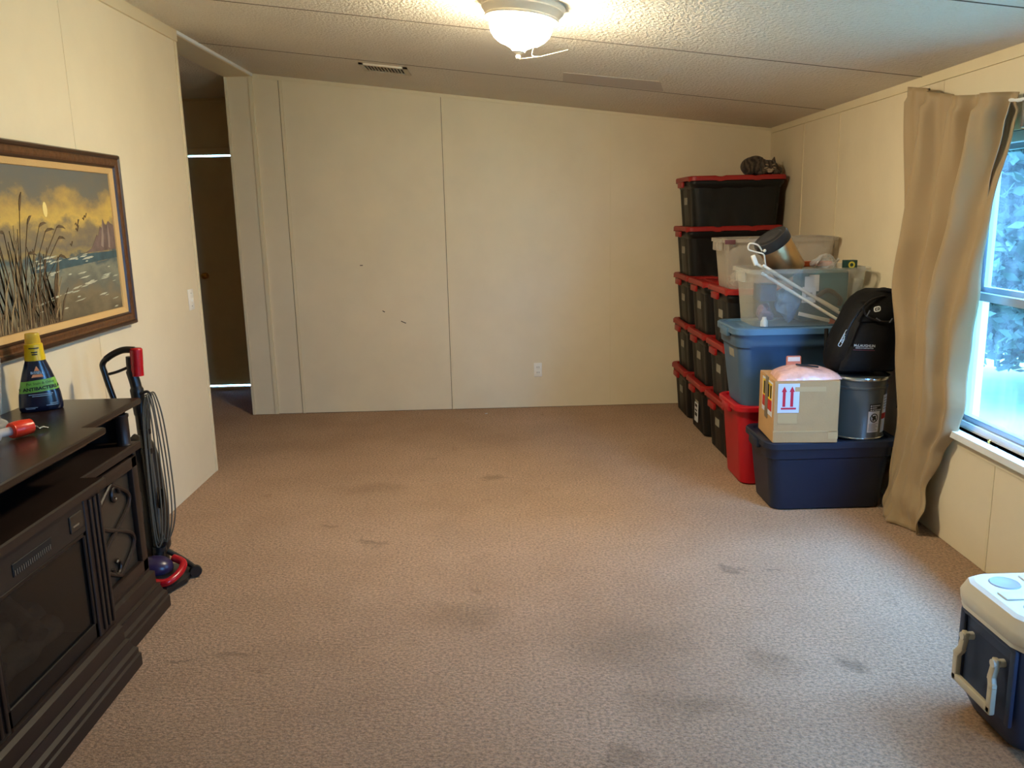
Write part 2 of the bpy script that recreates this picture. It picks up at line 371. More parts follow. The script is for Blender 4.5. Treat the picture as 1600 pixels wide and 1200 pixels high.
def window(name, y0, y1, label):
    z0, z1, zm = WZ0, WZ1, 1.135
    b = B()
    for a in ((y0, y0 + .03, z0, z1), (y1 - .03, y1, z0, z1), (y0, y1, z1 - .04, z1), (y0, y1, z0, z0 + .03)): wbox(b, *a, -.13, -.035)
    w = struct(b.build(name, M_vinyl), label)
    b = B()
    for a in ((y0 + .03, y0 + .055, zm, z1 - .04), (y1 - .055, y1 - .03, zm, z1 - .04), (y0 + .03, y1 - .03, z1 - .062, z1 - .04), (y0 + .03, y1 - .03, zm + .008, zm + .034)): wbox(b, *a, -.115, -.085)
    b.build('upper_sash', M_alum, w)
    b = B()
    for a in ((y0 + .03, y0 + .055, z0 + .03, zm), (y1 - .055, y1 - .03, z0 + .03, zm), (y0 + .03, y1 - .03, zm - .022, zm + .012), (y0 + .03, y1 - .03, z0 + .03, z0 + .055)): wbox(b, *a, -.085, -.05)
    b.build('lower_sash', M_alum, w)
    wbox(B(), y0 + .05, y1 - .05, zm + .03, z1 - .06, -.101, -.099).build('upper_pane', M_pane_hi, w, smooth=0)
    wbox(B(), y0 + .05, y1 - .05, z0 + .05, zm - .018, -.069, -.067).build('lower_pane', M_pane_lo, w, smooth=0)
    wbox(B(), y0 - .06, y1 + .03, z0 - .03, z0, -.04, .045).build('sill', M_whitetrim, w)
    wbox(B(), y0, y1, z0 - .028, z0 + .004, -.14, -.03).build('sill_channel', M_vinyl, w)
    return w
w1 = window('window_1', WY0, WY1, 'double-hung window with fogged glass behind the tan curtain')
window('window_2', WY2, WY3, 'unseen double-hung window nearer the viewer, added to carry daylight')  # out of view, added so more daylight enters
B().lathe([(.006, 0), (.007, .012), (.0, .018)], Matrix.Translation(wr(3.30, WZ0 + .001, -.005)), 10).build('sill_latch', M_brass, w1)
# daylight portals
for y0, y1 in ((WY0, WY1), (WY2, WY3)):
    ld = bpy.data.lights.new('window_portal', 'AREA'); ld.shape = 'RECTANGLE'; ld.size = WZ1 - WZ0; ld.size_y = y1 - y0; ld.cycles.is_portal = True
    lo = bpy.data.objects.new('window_portal', ld); COL.objects.link(lo); lo.location = wr((y0 + y1) / 2, (WZ0 + WZ1) / 2, -.16); lo.rotation_euler = (0, R_(90), 0)

# ------------------------------------------------------------------ outside
M_grass = mat('lawn', (116, 138, 110), .9, var=.25, vscale=1.5)
struct(B().grid(lambda u, v: (-25 + 60 * u, -25 + 60 * v, -.75), 6, 6).build('ground_lawn', M_grass, smooth=0), 'lawn outside the window')
M_bark = mat('bark', (84, 70, 56), .9, var=.3, bump=.6, bscale=12)
def tree(loc, h, r, n, label, rgb, seed, ls=1.):
    rd = random.Random(seed); root = thing('leafy_tree', label, 'tree', loc, 'trees beyond the window')
    x, y, z = loc
    B().tube([(x, y, z), (x + .1, y, z + h * .35), (x - .05, y + .1, z + h * .8)], [.16, .12, .05], 8).build('trunk', M_bark, root)
    b = B(); mm = mat('foliage', rgb, .6, var=.35, vscale=2)
    for i in range(n):
        a = rd.uniform(0, 6.28); t = rd.random(); zz = z + h * (.08 + .95 * t); rr = r * math.sqrt(rd.random()) * (.55 + .45 * math.sin(3.1 * (t * .85 + .1)))
        c = Vector((x + rr * math.cos(a), y + rr * math.sin(a), zz)); s = rd.uniform(.10, .20) * ls
        d = Vector((rd.uniform(-1, 1), rd.uniform(-1, 1), rd.uniform(-.6, .6))).normalized(); e = d.orthogonal().normalized()
        e = Matrix.Rotation(rd.uniform(0, 6.28), 3, d) @ e
        b.quad(c - d * s, c + e * s * .45, c + d * s, c - e * s * .45)
    fo = b.build('leaf_mass', mm, root, smooth=0); fo['kind'] = 'stuff'
tree((6.6, 9.6, -.75), 6.2, 2.3, 42000, 'dark leafy tree filling most of the upper window pane', (36, 56, 46), 1, .6)
tree((9.9, 15.0, -.75), 8.0, 2.9, 34000, 'tall leafy tree farthest out behind the fogged glass', (40, 62, 50), 2, .7)
tree((6.2, 4.7, -.75), 5.4, 2.3, 18000, 'unseen leafy tree right of the window view, added to block low sky', (40, 60, 48), 3)  # out of view, added to keep low sky light off the room
tree((6.6, -.3, -.75), 5.8, 2.4, 16000, 'unseen leafy tree nearest the viewer, added to block low sky', (40, 62, 50), 4)  # also unseen, put in to screen the low sky

# ------------------------------------------------------------------ ceiling lamp
LX, LY = .125, 3.56
lz = CZ(LX)
lt = thing('ceiling_lamp', 'lit white glass bowl lamp with white ring on the ceiling', 'lamp', (LX, LY, lz))
tilt = Matrix.Translation((LX, LY, lz)) @ Matrix.Rotation(math.atan(.1218), 4, 'Y') @ Matrix.Rotation(math.pi, 4, 'X')
M_ring = mat('lamp_ring_white', (222, 216, 204), .35)
B().lathe([(.120, -.002), (.170, -.002), (.172, .006), (.164, .018), (.166, .024), (.158, .034), (.146, .048), (.150, .052), (.148, .060), (.138, .062), (.132, .05), (.120, .03)], tilt, 48, (False, False)).build('mounting_ring', M_ring, lt)
M_bowl = bpy.data.materials.new('lit_alabaster_glass'); M_bowl.use_nodes = True
pb = M_bowl.node_tree.nodes['Principled BSDF']; pb.inputs['Base Color'].default_value = (.9, .85, .75, 1); pb.inputs['Roughness'].default_value = .3
pb.inputs['Emission Color'].default_value = (1, .86, .61, 1); pb.inputs['Emission Strength'].default_value = LAMP
B().lathe([(.134, .050), (.136, .060), (.128, .078), (.126, .095), (.120, .112), (.106, .130), (.084, .146), (.056, .156), (.036, .166), (.026, .175), (.0, .176)], tilt, 48, (False, False)).build('glass_bowl', M_bowl, lt)
B().lathe([(.024, .174), (.026, .180), (.014, .186), (.008, .192), (.011, .198), (.007, .206), (.0, .208)], tilt, 20, (True, False)).build('finial', M_ring, lt)
M_thread = mat('cobweb_thread', (236, 220, 180), .8)
p0 = tilt @ Vector((0, 0, .207))
B().tube([p0, p0 + Vector((.09, -.02, .004)), p0 + Vector((.20, -.05, .022))], .0007, 5).build('cobweb', M_thread, lt)
B().tube(bez([tilt @ Vector((.06, 0, .155)), tilt @ Vector((.055, -.01, .185)), p0 + Vector((.08, -.02, .004))]), .0006, 5).build('cobweb', M_thread, lt)

# ceiling register
M_vent = mat('vent_enamel', (196, 186, 166), .5)
def cp(x, y, d=0): return (x, y, CZ(x) - d)
vt = thing('ceiling_vent', 'cream ceiling air register near the back wall', 'vent', cp(-.69, 5.58, 0))
def cbox(bb, x0, x1, y0, y1, d0, d1): return bb.loft([[cp(x0, y0, d), cp(x1, y0, d), cp(x1, y1, d), cp(x0, y1, d)] for d in (d0, d1)])
VX0, VX1, VY0, VY1 = -.835, -.535, 5.44, 5.70
b = B()
for a in ((VX0, VX1, VY0, VY0 + .028), (VX0, VX1, VY1 - .028, VY1), (VX0, VX0 + .028, VY0, VY1), (VX1 - .028, VX1, VY0, VY1)): cbox(b, *a, 0, .011)
b.build('frame', M_vent, vt)
cbox(B(), VX0 + .02, VX1 - .02, VY0 + .02, VY1 - .02, 0, .002).build('duct_opening', M_dark, vt)
for i in range(12):
    x = VX0 + .04 + i * .0205
    cbox(B(), x, x + .006, VY0 + .028, VY1 - .028, .002, .009).build('louver', M_vent, vt)

# ------------------------------------------------------------------ storage totes
M_black = mat('black_tote_plastic', (16, 17, 17), .46, var=.2, vscale=6, bump=.05, bscale=300, spec=.35)
M_redlid = mat('red_lid_plastic', (150, 24, 20), .45, var=.10, vscale=5)
M_tape = mat('grey_label_tape', (150, 146, 132), .6, var=.12, vscale=40)
M_paper = mat('white_label_paper', (214, 216, 220), .6)
M_ink = mat('black_ink', (20, 20, 22), .6)

def tote_rings(L, Wd, H, tap, r, ribs, depth, ledge=None, zs=None):
    rings = []
    zs = zs or [0, .015, .05, .5, .88, .93, 1.]
    for t in zs:
        k = t * tap; s = 0
        hx, hy = L / 2 - tap + k, Wd / 2 - tap + k
        if t == 0: hx -= .010; hy -= .010
        if ledge and t > ledge: hx += .008; hy += .008
        out = dense(rrect(hx, hy, r, 5), .02) if ribs else rrect(hx, hy, r, 6)
        if ribs and .02 < t < .9:
            o2 = []
            for x, y in out:
                d = 0
                if abs(abs(y) - hy) < .002 and abs(x) < hx - r - .01:
                    d = depth if math.cos(x * ribs) > .55 else 0
                    y -= math.copysign(d, y)
                elif abs(abs(x) - hx) < .002 and abs(y) < hy - r - .01:
                    d = depth if abs(abs(y) - hy * .52) < .028 else 0
                    x -= math.copysign(d, x)
                o2.append((x, y))
            out = o2
        rings.append([(x, y, t * H) for x, y in out])
    return rings
def lid(b, L, Wd, z, r=.05, lip=.032, rec=.012, notch=True):
    o = dense(rrect(L / 2, Wd / 2, r, 6), .025)
    def nt(pts, dz):
        return [(x, y, z + dz + (-.006 if notch and abs(math.sin(x * 13)) > .93 and abs(y) > Wd * .4 else 0)) for x, y in pts]
    sc = lambda f: [(x * (1 - f / (L / 2)), y * (1 - f / (Wd / 2))) for x, y in o]
    b.loft([nt(sc(.006), -lip), nt(o, -lip), nt(o, -.006), nt(sc(.006), 0), nt(sc(.032), 0), nt(sc(.040), -rec), nt(sc(.09), -rec), nt(sc(.096), -rec + .006)])
    return b

def make_black_tote():
    t = thing('storage_tote', 'black tote with red lid', 'storage tote', (0, 0, 0), 'black totes with red lids stacked by the back corner')
    L, Wd, H = .69, .50, .33
    body = B().loft(tote_rings(L - .05, Wd - .05, H, .022, .045, 42, .008)).build('body', M_black, t, 40)
    # flared grip rim under the lid
    B().loft([[(x, y, z) for x, y in rrect(L / 2 - .012 - d, Wd / 2 - .012 - d, .045, 6)] for d, z in ((.02, .272), (.0, .305), (.0, .322))]).build('rim', M_black, t)
    lid(B(), L, Wd, .360).build('lid', M_redlid, t, 40)
    for s in (-1, 1): B().box(s * L / 2 - .016, s * L / 2 + .004, -.07, .07, .285, .325, .005).build('lid_latch', M_redlid, t)
    B().box(-L / 2 + .031, -L / 2 + .034, -.045, .045, .165, .215).build('label_tape', M_tape, t)
    return t
proto = make_black_tote()
cx, px_ = 1.682, .348
cols = {1: (6.17, 5), 2: (5.65, 3), 3: (5.13, 3)}
names = {(1, 0): 'bottom black tote with red lid in the tallest stack against the back wall', (1, 1): 'second black red-lidded tote up from the carpet in the tallest back stack',
         (1, 2): 'third black red-lidded tote up in the tallest stack against the back wall', (1, 3): 'black red-lidded tote directly under the one carrying the cat',
         (1, 4): 'topmost black tote with red lid, carrying the cat', (2, 0): 'bottom black red-lidded tote of the middle stack, with white printed label',
         (2, 1): 'black red-lidded tote at mid height in the middle of three stacks', (2, 2): 'top black red-lidded tote of the middle of the three stacks',
         (3, 0): 'bottom black red-lidded tote on the carpet beside the red tote', (3, 1): 'black red-lidded tote beside the blue tote, second in its stack',
         (3, 2): 'top black red-lidded tote of the front stack, under the emptier clear bin'}
first = True
for (c, k), lab in names.items():
    o = proto if first else copy_tree(proto); first = False
    y = cols[c][0]
    o.location = (cx + random.uniform(-.006, .006) + (.012 if k == 4 else 0), y, k * px_ + .0005)
    o.rotation_euler = (0, 0, R_(random.uniform(-.6, .6)))
    o['label'] = lab
    if (c, k) == (2, 0):
        bpy.context.view_layer.update(); o.matrix_basis = Matrix.Translation(o.location)
        xf = o.location.x - .69 / 2 + .028
        B().box(xf - .004, xf + .001, y - .055, y + .03, .07, .20).build('printed_label', M_paper, o)
        for zz, h in ((.175, .018), (.11, .022), (.145, .010)): B().box(xf - .006, xf - .0035, y - .045, y + .012, zz, zz + h).build('printed_mark', M_ink, o)

# red, blue and navy totes
M_red = mat('red_tote_plastic', (176, 12, 30), .38, var=.06)
M_blue = mat('blue_tote_plastic', (64, 94, 124), .42, var=.06)
M_navy = mat('navy_tote_plastic', (20, 33, 54), .42, var=.08)
def big_tote(name, label, loc, L, Wd, H, m, tap, r, ledge, lidm=None, liph=.03, sticker=True, chan=True):
    t = thing(name, label, 'storage tote', loc)
    zs = [0, .02, .06, .4, .74, .76, .80, .95] if ledge else [0, .02, .06, .4, .8, .95]
    rg = tote_rings(L - .04, Wd - .04, H, tap, r, None, 0, .75 if ledge else None, zs)
    if chan:   # corner channels pressed into the short ends
        for q in rg:
            for i, (x, y, z) in enumerate(q):
                if abs(y) < Wd / 2 - r - .03: q[i] = (x * .985, y, z)
    B().loft([[(x + loc[0], y + loc[1], z + loc[2]) for x, y, z in q] for q in rg]).build('body', m, t, 40)
    Z = loc[2]
    b = lid(B(), L, Wd, H, r + .01, liph, .010, False); b.bm.transform(Matrix.Translation(loc)); b.build('lid', lidm or m, t, 40)
    for s in (-1, 1): B().box(loc[0] + s * (L / 2 - .004) - .012, loc[0] + s * (L / 2 - .004) + .012, loc[1] - .07, loc[1] + .07, Z + H - .06, Z + H - .012, .006).build('grip', lidm or m, t)
    if sticker:
        def sx_at(t_): return loc[0] - .985 * ((L - .04) / 2 - tap + t_ * tap + (.008 if ledge and t_ > .75 else 0)) - .0015
        B().loft([[(sx_at(t_), y_, Z + t_ * H), (sx_at(t_) + .004, y_, Z + t_ * H)] + [(sx_at(t2) + .004, y_, Z + t2 * H), (sx_at(t2), y_, Z + t2 * H)] for y_ in (loc[1] - .06, loc[1] + .03) for t_, t2 in ((.60, .70),)]).build('label_tape', M_tape, t)
    return t
big_tote('storage_tote', 'bright red plastic tote on the carpet under the blue tote', (1.62, 4.605, .0005), .68, .43, .462, M_red, .03, .06, False, sticker=False)
M_bluelid = mat('blue_lid_plastic', (78, 112, 142), .38, var=.05)
big_tote('storage_tote', 'medium blue lidded tote standing on the red tote', (1.60, 4.575, .4535), .70, .45, .445, M_blue, .045, .07, True, M_bluelid, .036)
big_tote('storage_tote', 'dark navy lidded tote at the front, under the carton and pail', (1.655, 4.185, .0005), .68, .42, .372, M_navy, .035, .06, True, liph=.034)

# ------------------------------------------------------------------ clear bins
M_clear = clear_mat('clear_plastic', (214, 216, 208), .09, .14)
M_clear2 = clear_mat('cloudy_plastic', (206, 198, 186), .26, .22)
M_latch = mat('mauve_latch', (104, 66, 74), .5)
def clear_bin(label, x0, x1, y0, y1, z, H, m, tap=.035):
    cx_, cy_ = (x0 + x1) / 2, (y0 + y1) / 2; hx, hy = (x1 - x0) / 2, (y1 - y0) / 2
    t = thing('clear_bin', label, 'storage bin', (cx_, cy_, z), 'open clear plastic bins')
    ring = lambda ax, ay, r, zz: [(cx_ + x, cy_ + y, z + zz) for x, y in rrect(ax, ay, r, 5)]
    B().loft([ring(hx - tap - .02, hy - tap - .02, .04, .0), ring(hx - tap - .01, hy - tap - .01, .05, .006), ring(hx - .022, hy - .022, .05, H - .03),
              ring(hx - .022, hy - .022, .05, H)], (True, False)).build('bin_wall', m, t, 50, solid=.0016)
    B().loft([ring(hx - .022, hy - .022, .05, H - .002), ring(hx, hy, .055, H - .002), ring(hx, hy, .055, H - .022), ring(hx - .004, hy - .004, .055, H - .022)], (False, False)).build('rim', m, t, 40, solid=.002)
    for s in (-1, 1):
        B().box(cx_ + s * hx - .014, cx_ + s * hx + .012, cy_ - .075, cy_ + .075, z + H - .075, z + H - .018, .008).build('grip', m, t)
    return t
cb0 = clear_bin('cloudy half-empty clear bin on the red lids behind', 1.352, 2.035, 4.95, 5.36, 1.044, .305, M_clear2)
cb1 = clear_bin('clear bin heaped with tools and clutter, standing on the blue tote', 1.335, 1.985, 4.385, 4.80, .8905, .315, M_clear)
B().box(1.352 - .012, 1.352 + .05, 4.944, 4.962, 1.318, 1.345, .004).build('latch', M_latch, cb0)
# contents of the rear bin
M_pap = mat('crumpled_paper', (206, 200, 188), .8, bump=.5, bscale=30)
b = B().ball((1.46, 5.06, 1.105), (.05, .06, .05), None, 3)
for v in b.bm.verts: v.co += Vector((random.uniform(-1, 1), random.uniform(-1, 1), random.uniform(-1, 1))) * .006
tag(b.build('paper_wad', M_pap, origin=(1.46, 5.06, 1.055)), 'crumpled pale paper at the left end of the rear bin', 'paper')
# contents of the front bin
M_teal = mat('teal_tool_plastic', (22, 92, 104), .45, var=.1)
M_dgrey = mat('dark_rubber', (38, 40, 42), .6)
M_steel = mat('brushed_steel', (186, 158, 118), .30, 1., bump=.12, bscale=40, stretch=(1, 1, 30))
M_white = mat('white_plastic', (226, 222, 208), .4)
M_orange = mat('orange_plastic', (216, 92, 30), .45)
M_bag = clear_mat('thin_clear_film', (216, 220, 224), .28, .18)
tc_ = thing('tool_case', 'teal power tool case inside the clear bin', 'tool case', (1.80, 4.62, .90))
B().box(1.66, 1.925, 4.55, 4.70, .902, 1.185, .02, 3).build('shell', M_teal, tc_)
B().tube(bez([(1.73, 4.55, 1.0), (1.735, 4.535, 1.03), (1.80, 4.53, 1.075), (1.87, 4.535, 1.03), (1.875, 4.55, .99)]), .013, 10).build('carry_handle', M_dgrey, tc_)
B().box(1.70, 1.755, 4.541, 4.549, 1.07, 1.16, .002).build('data_plate', M_paper, tc_)
tag_ = thing('hang_tag', 'white hang tag with grey print inside the front of the clear bin', 'tag', (1.665, 4.44, 1.02))
B().box(1.625, 1.70, 4.437, 4.440, 1.02, 1.105, .001, 1).box(1.637, 1.688, 4.437, 4.440, 1.105, 1.16, .001, 1).build('card', M_paper, tag_)
M_gink = mat('grey_ink', (150, 152, 156), .7)
B().box(1.645, 1.68, 4.4355, 4.4368, 1.05, 1.075).build('printed_mark', M_gink, tag_)
M_blu2 = mat('blue_cloth', (92, 128, 164), .8, var=.25, vscale=20, bump=.5, bscale=25)
def lump(name, label, cat, c, r, m, j=.01, seed=1, rot=None):
    rd = random.Random(seed); b = B().ball((0, 0, 0), r, None, 4)
    from mathutils import noise as mn
    for v in b.bm.verts:
        q = v.co + Vector((seed * 3.1, seed, 0))
        v.co += (mn.noise_vector(q * 14) * 1.6 + mn.noise_vector(q * 34) * .8) * j
    if rot is not None: b.bm.transform(rot)
    b.bm.transform(Matrix.Translation(c))
    zb = min(v.co.z for v in b.bm.verts)
    return tag(b.build(name, m, origin=(c[0], c[1], zb)), label, cat)
lump('cloth_bundle', 'wrinkled light blue cloth bunched in the middle of the clear bin', 'cloth', (1.57, 4.50, 1.005), (.060, .045, .085), M_blu2, .020, 3)
lump('cloth_bundle', 'mottled mauve cloth at the lower left inside the clear bin', 'cloth', (1.455, 4.535, .958), (.045, .05, .045), mat('mauve_cloth', (126, 96, 108), .8, var=.5, vscale=25), .016, 5)
tag(B().box(1.41, 1.50, 4.47, 4.60, 1.03, 1.12, .006).build('carton', mat('dark_blue_carton', (44, 64, 92), .6, var=.3, vscale=14), origin=(1.455, 4.535, 1.03)), 'small dark blue carton behind the glass at the bin left side', 'carton')
sc_ = thing('scraper', 'flat white scraper lying along the bottom of the clear bin', 'scraper', (1.72, 4.43, .90))
B().box(-.09, .09, -.003, .003, -.010, .010, .002, 1, Matrix.Translation((1.70, 4.446, .940)) @ Matrix.Rotation(R_(14), 4, 'Y')).build('blade', M_white, sc_)
B().box(1.78, 1.83, 4.443, 4.451, .902, .93, .003).build('handle', M_orange, sc_)
# steel canister tipped in the bin
cm = Matrix.Translation((1.515, 4.545, 1.305)) @ Matrix.Rotation(R_(10), 4, 'X') @ Matrix.Rotation(R_(-34), 4, 'Y')
can = thing('steel_canister', 'brushed steel canister with black cloth collar tipped in the clear bin', 'canister', (1.58, 4.56, 1.13))
B().lathe([(.0, -.15), (.084, -.15), (.088, -.145), (.092, .055), (.090, .06)], cm, 40).build('canister_body', M_steel, can, 40)
M_blkcloth = mat('black_cloth', (18, 18, 20), .85, sheen=.2)
B().lathe([(.094, .028), (.097, .032), (.099, .070), (.092, .082), (.07, .078), (.06, .086), (.0, .082)], cm, 40, (False, False)).build('collar', M_blkcloth, can)
lp = [cm @ Vector(p) for p in ((-.080, -.062, .06), (-.085, -.07, .105), (-.115, -.065, .135), (-.135, -.06, .11), (-.11, -.065, .075), (-.085, -.075, .045), (-.095, -.075, .01), (-.112, -.07, -.035))]
B().tube(bez(lp, 8), .0045, 8).build('cord_loop', M_white, can)
B().ball(cm @ Vector((-.070, -.075, .058)), .009).build('cord_toggle', M_white, can)
# white rods leaning out
for i, (x0, z0, x1, z1, yy_) in enumerate(((1.405, 1.226, 1.84, .955, 4.432), (1.372, 1.236, 1.83, .975, 4.452), (1.398, 1.186, 1.82, .925, 4.424))):
    lb = ('white plastic rod leaning diagonally in the clear bin, lowest of three', 'white plastic rod with a clip end leaning in the clear bin, topmost of three', 'white plastic rod leaning in the clear bin, middle of three')[(2, 1, 0)[i]]
    r = thing('plastic_rod', lb, 'rod', ((x0 + x1) / 2, yy_, z1), 'white rods in the clear bin')
    B().cyl((x0, yy_, z0), (x1, yy_, z1), .0085, seg=12).build('shaft', M_white, r)
    if i == 1:
        B().box(-.012, .012, -.010, .010, -.03, .028, .005, 2, Matrix.Translation((x0 - .006, yy_, z0 + .018)) @ Matrix.Rotation(R_(-22), 4, 'Y')).build('clip', M_white, r)
tag(B().box(1.70, 1.87, 4.66, 4.72, 1.196, 1.225, .004, 1).build('level', M_orange, origin=(1.785, 4.69, 1.196)), 'orange bar lying across the top of the clear bin clutter', 'tool')
lump('plastic_bag', 'crumpled clear plastic bag on top of the clear bin clutter', 'bag', (1.79, 4.57, 1.232), (.080, .05, .030), M_bag, .018, 9)
gb = thing('small_carton', 'small green carton with yellow ring mark at the clear bin top', 'carton', (1.905, 4.52, 1.19))
B().box(1.875, 1.94, 4.495, 4.545, 1.188, 1.238, .003).build('carton_body', mat('green_carton', (20, 60, 54), .5), gb)
M_yel = mat('yellow_print', (206, 190, 60), .6)
B().lathe([(.010, 0), (.018, 0), (.018, .0015), (.010, .0015), (.010, 0)], Matrix.Translation((1.908, 4.495, 1.213)) @ Matrix.Rotation(R_(90), 4, 'X'), 20, (False, False)).build('printed_ring', M_yel, gb)
tag(B().lathe([(.0, 0), (.02, 0), (.02, .025), (.012, .04), (.011, .05), (0, .052)], Matrix.Translation((1.43, 4.45, .897)), 16).build('small_jar', M_white, origin=(1.43, 4.45, .897)), 'small white jar in the front left corner of the clear bin', 'jar')

# ------------------------------------------------------------------ carton with arrow label
M_card = mat('cardboard', (186, 146, 98), .8, var=.06, vscale=7, bump=.08, bscale=120)
M_ptape = mat('packing_tape', (200, 164, 116), .25)
M_rink = mat('crimson_ink', (196, 22, 52), .6)
cm = Matrix.Translation((1.345, 3.985, .3732)) @ Matrix.Rotation(R_(-4), 4, 'Z')
ct = thing('carton', 'brown cardboard carton with red double-arrow label on the navy tote', 'box', cm.translation)
CW, CD, CH = .318, .30, .315
def cb(name, m, *a, bev=0): return B().box(*a, bev, 1, cm).build(name, m, ct, 30)
cb('carton_body', M_card, 0, CW, 0, CD, 0, CH - .004, bev=.003)
cb('top_flap', M_card, .001, CW - .001, .001, CD / 2 - .001, CH - .004, CH)
cb('top_flap', M_card, .001, CW - .001, CD / 2 + .001, CD - .001, CH - .004, CH)
M_lblb = mat('pale_label', (206, 212, 226), .5)
cb('arrow_label', M_lblb, .018, .122, -.0012, .0, .155, .302)
for x in (.040, .078):
    B().prism([(-.007, 0), (.007, 0), (.007, .075), (.013, .075), (0, .103), (-.013, .075), (-.007, .075)], lambda u, v, d, x=x: cm @ Vector((x + .008 + u, -.0012 - d, .186 + v)), 0, .0006).build('printed_arrow', M_rink, ct, 0)
cb('printed_bar', M_rink, .034, .108, -.0018, -.0010, .172, .181)
for a in ((.10, .25, .262, .285), (.02, .115, .10, .150), (.0, .318, .055, .062), (.27, .318, .02, .06)): cb('tape_strip', M_ptape, a[0], a[1], -.0016, -.0002, a[2], a[3])
# left-hand end: warning label and tape
def cl(name, m, y0, y1, z0, z1, p=.001): return B().box(-p, 0, y0, y1, z0, z1, 0, 1, cm).build(name, m, ct, 0)
cl('warning_label', M_lblb, .03, .235, .125, .30); M_yel2 = mat('yellow_label', (222, 190, 40), .6); M_red2 = mat('red_label', (186, 40, 30), .6)
cl('warning_panel', M_yel2, .04, .225, .205, .29, .0016); cl('warning_panel', M_red2, .04, .225, .150, .205, .0016)
for i in range(4):
    cl('warning_stripe', M_ink, .05 + i * .043, .075 + i * .043, .215, .28, .0022)
cl('tape_strip', mat('grey_tape', (120, 112, 98), .4), .115, .17, .10, .315, .003)

# film-wrapped bundle on the carton
M_film = mat('pink_film_bundle', (226, 178, 164), .18, var=.16, vscale=22, bump=.8, bscale=38, spec=.8, bdist=.006)
zc = .3732 + CH
fb = thing('wrapped_bundle', 'pink film-wrapped bundle with a dark strip lying on the carton', 'bundle', (1.50, 4.10, zc))
def fbf(u, v):
    x = 1.36 + .325 * u; y = 3.985 + .22 * v
    e = (math.sin(math.pi * u) ** .35) * (math.sin(math.pi * v) ** .35)
    return (x + .03 * v * (1 - u), y, zc + .002 + .060 * e * (1 - .25 * u) + .004 * math.sin(14 * u + 6 * v) * e)
b = B().grid(fbf, 26, 18); b.grid(lambda u, v: (fbf(u, v)[0], fbf(u, v)[1], zc + .001), 26, 18); bmesh.ops.remove_doubles(b.bm, verts=b.bm.verts, dist=.0015); b.build('film_wrap', M_film, fb, 60)
B().box(-.055, .055, -.006, .006, -.004, .004, .002, 1, Matrix.Translation((1.525, 4.05, zc + .062)) @ Matrix.Rotation(R_(-14), 4, 'Z') @ Matrix.Rotation(R_(6), 4, 'Y')).build('dark_strip', M_ink, fb)
M_hdr = mat('orange_header_card', (212, 128, 96), .6)
B().box(1.47, 1.545, 4.19, 4.195, zc + .02, zc + .088, .006).build('header_card', M_hdr, fb)
B().box(1.476, 1.539, 4.188, 4.190, zc + .060, zc + .082, .001, 1).build('header_panel', mat('pale_header', (226, 206, 190), .6), fb)

# ------------------------------------------------------------------ steel pail
M_pail = mat('grey_pail_paint', (80, 84, 84), .32, var=.06)
M_rimst = mat('bright_steel_ring', (196, 202, 206), .22, 1.)
pc = (1.822, 4.125, .3732)
pl = thing('pail', 'dark grey steel pail with warning labels on the navy tote', 'pail', pc)
pm = Matrix.Translation(pc)
B().lathe([(.126, 0), (.130, .004), (.130, .008), (.127, .012), (.137, .255), (.141, .259), (.141, .266), (.137, .270), (.140, .315)], pm, 56).build('pail_body', M_pail, pl, 40)
B().lathe([(.125, 0), (.132, .0), (.134, .005), (.131, .010)], pm, 56, (False, False)).build('bottom_seam', M_rimst, pl)
B().lathe([(.139, .302), (.147, .303), (.149, .310), (.146, .318), (.139, .319), (.130, .314), (.0, .313)], pm, 56, (False, False)).build('lid_ring', M_rimst, pl)
def onpail(a, z, d=.0012):   # angle in degrees from straight ahead (-Y), to the right
    r = .1275 + (z - .012) * .0412 + d; t = R_(a) - math.pi / 2
    return (pc[0] + r * math.cos(t), pc[1] + r * math.sin(t), pc[2] + z)
def pail_patch(name, m, a0, a1, z0, z1, d=.0012): return B().grid(lambda u, v: onpail(a0 + (a1 - a0) * u, z0 + (z1 - z0) * v, d), 10, 2).build(name, m, pl, 60)
B().box(-.018, .018, -.008, .006, -.008, .006, .003, 2, Matrix.Translation(onpail(8, .312, .008))).build('ring_latch', M_rimst, pl)
pail_patch('warning_header', M_ink, 2, 30, .148, .185); pail_patch('warning_label', M_paper, 0, 28, .038, .147)
for k, w_ in ((.172, 'WARNING'), (.161, 'AVISO'), (.150, 'ATTENTION')):
    lettering(w_, .0095, lambda u, v, k=k: onpail(8 + u * 420, k + v, .0022), M_paper, pl, 'printed_word', 'LEFT', bold=.0003)
    B().prism([(0, 0), (.009, 0), (.0045, .008)], lambda u, v, d, k=k: onpail(3.5 + u * 420, k + v, .0016 + d), 0, .0006).build('warning_triangle', M_paper, pl, 0)
cz = .112
b = B()
b.lathe([(.0185, 0), (.023, 0), (.023, .0012), (.0185, .0012), (.0185, 0)], Matrix.Identity(4), 28, (False, False))
for v in b.bm.verts: v.co = Vector(onpail(14 + v.co.x * 420, cz + v.co.y, .0018 + v.co.z))
b.build('printed_ring', M_ink, pl)
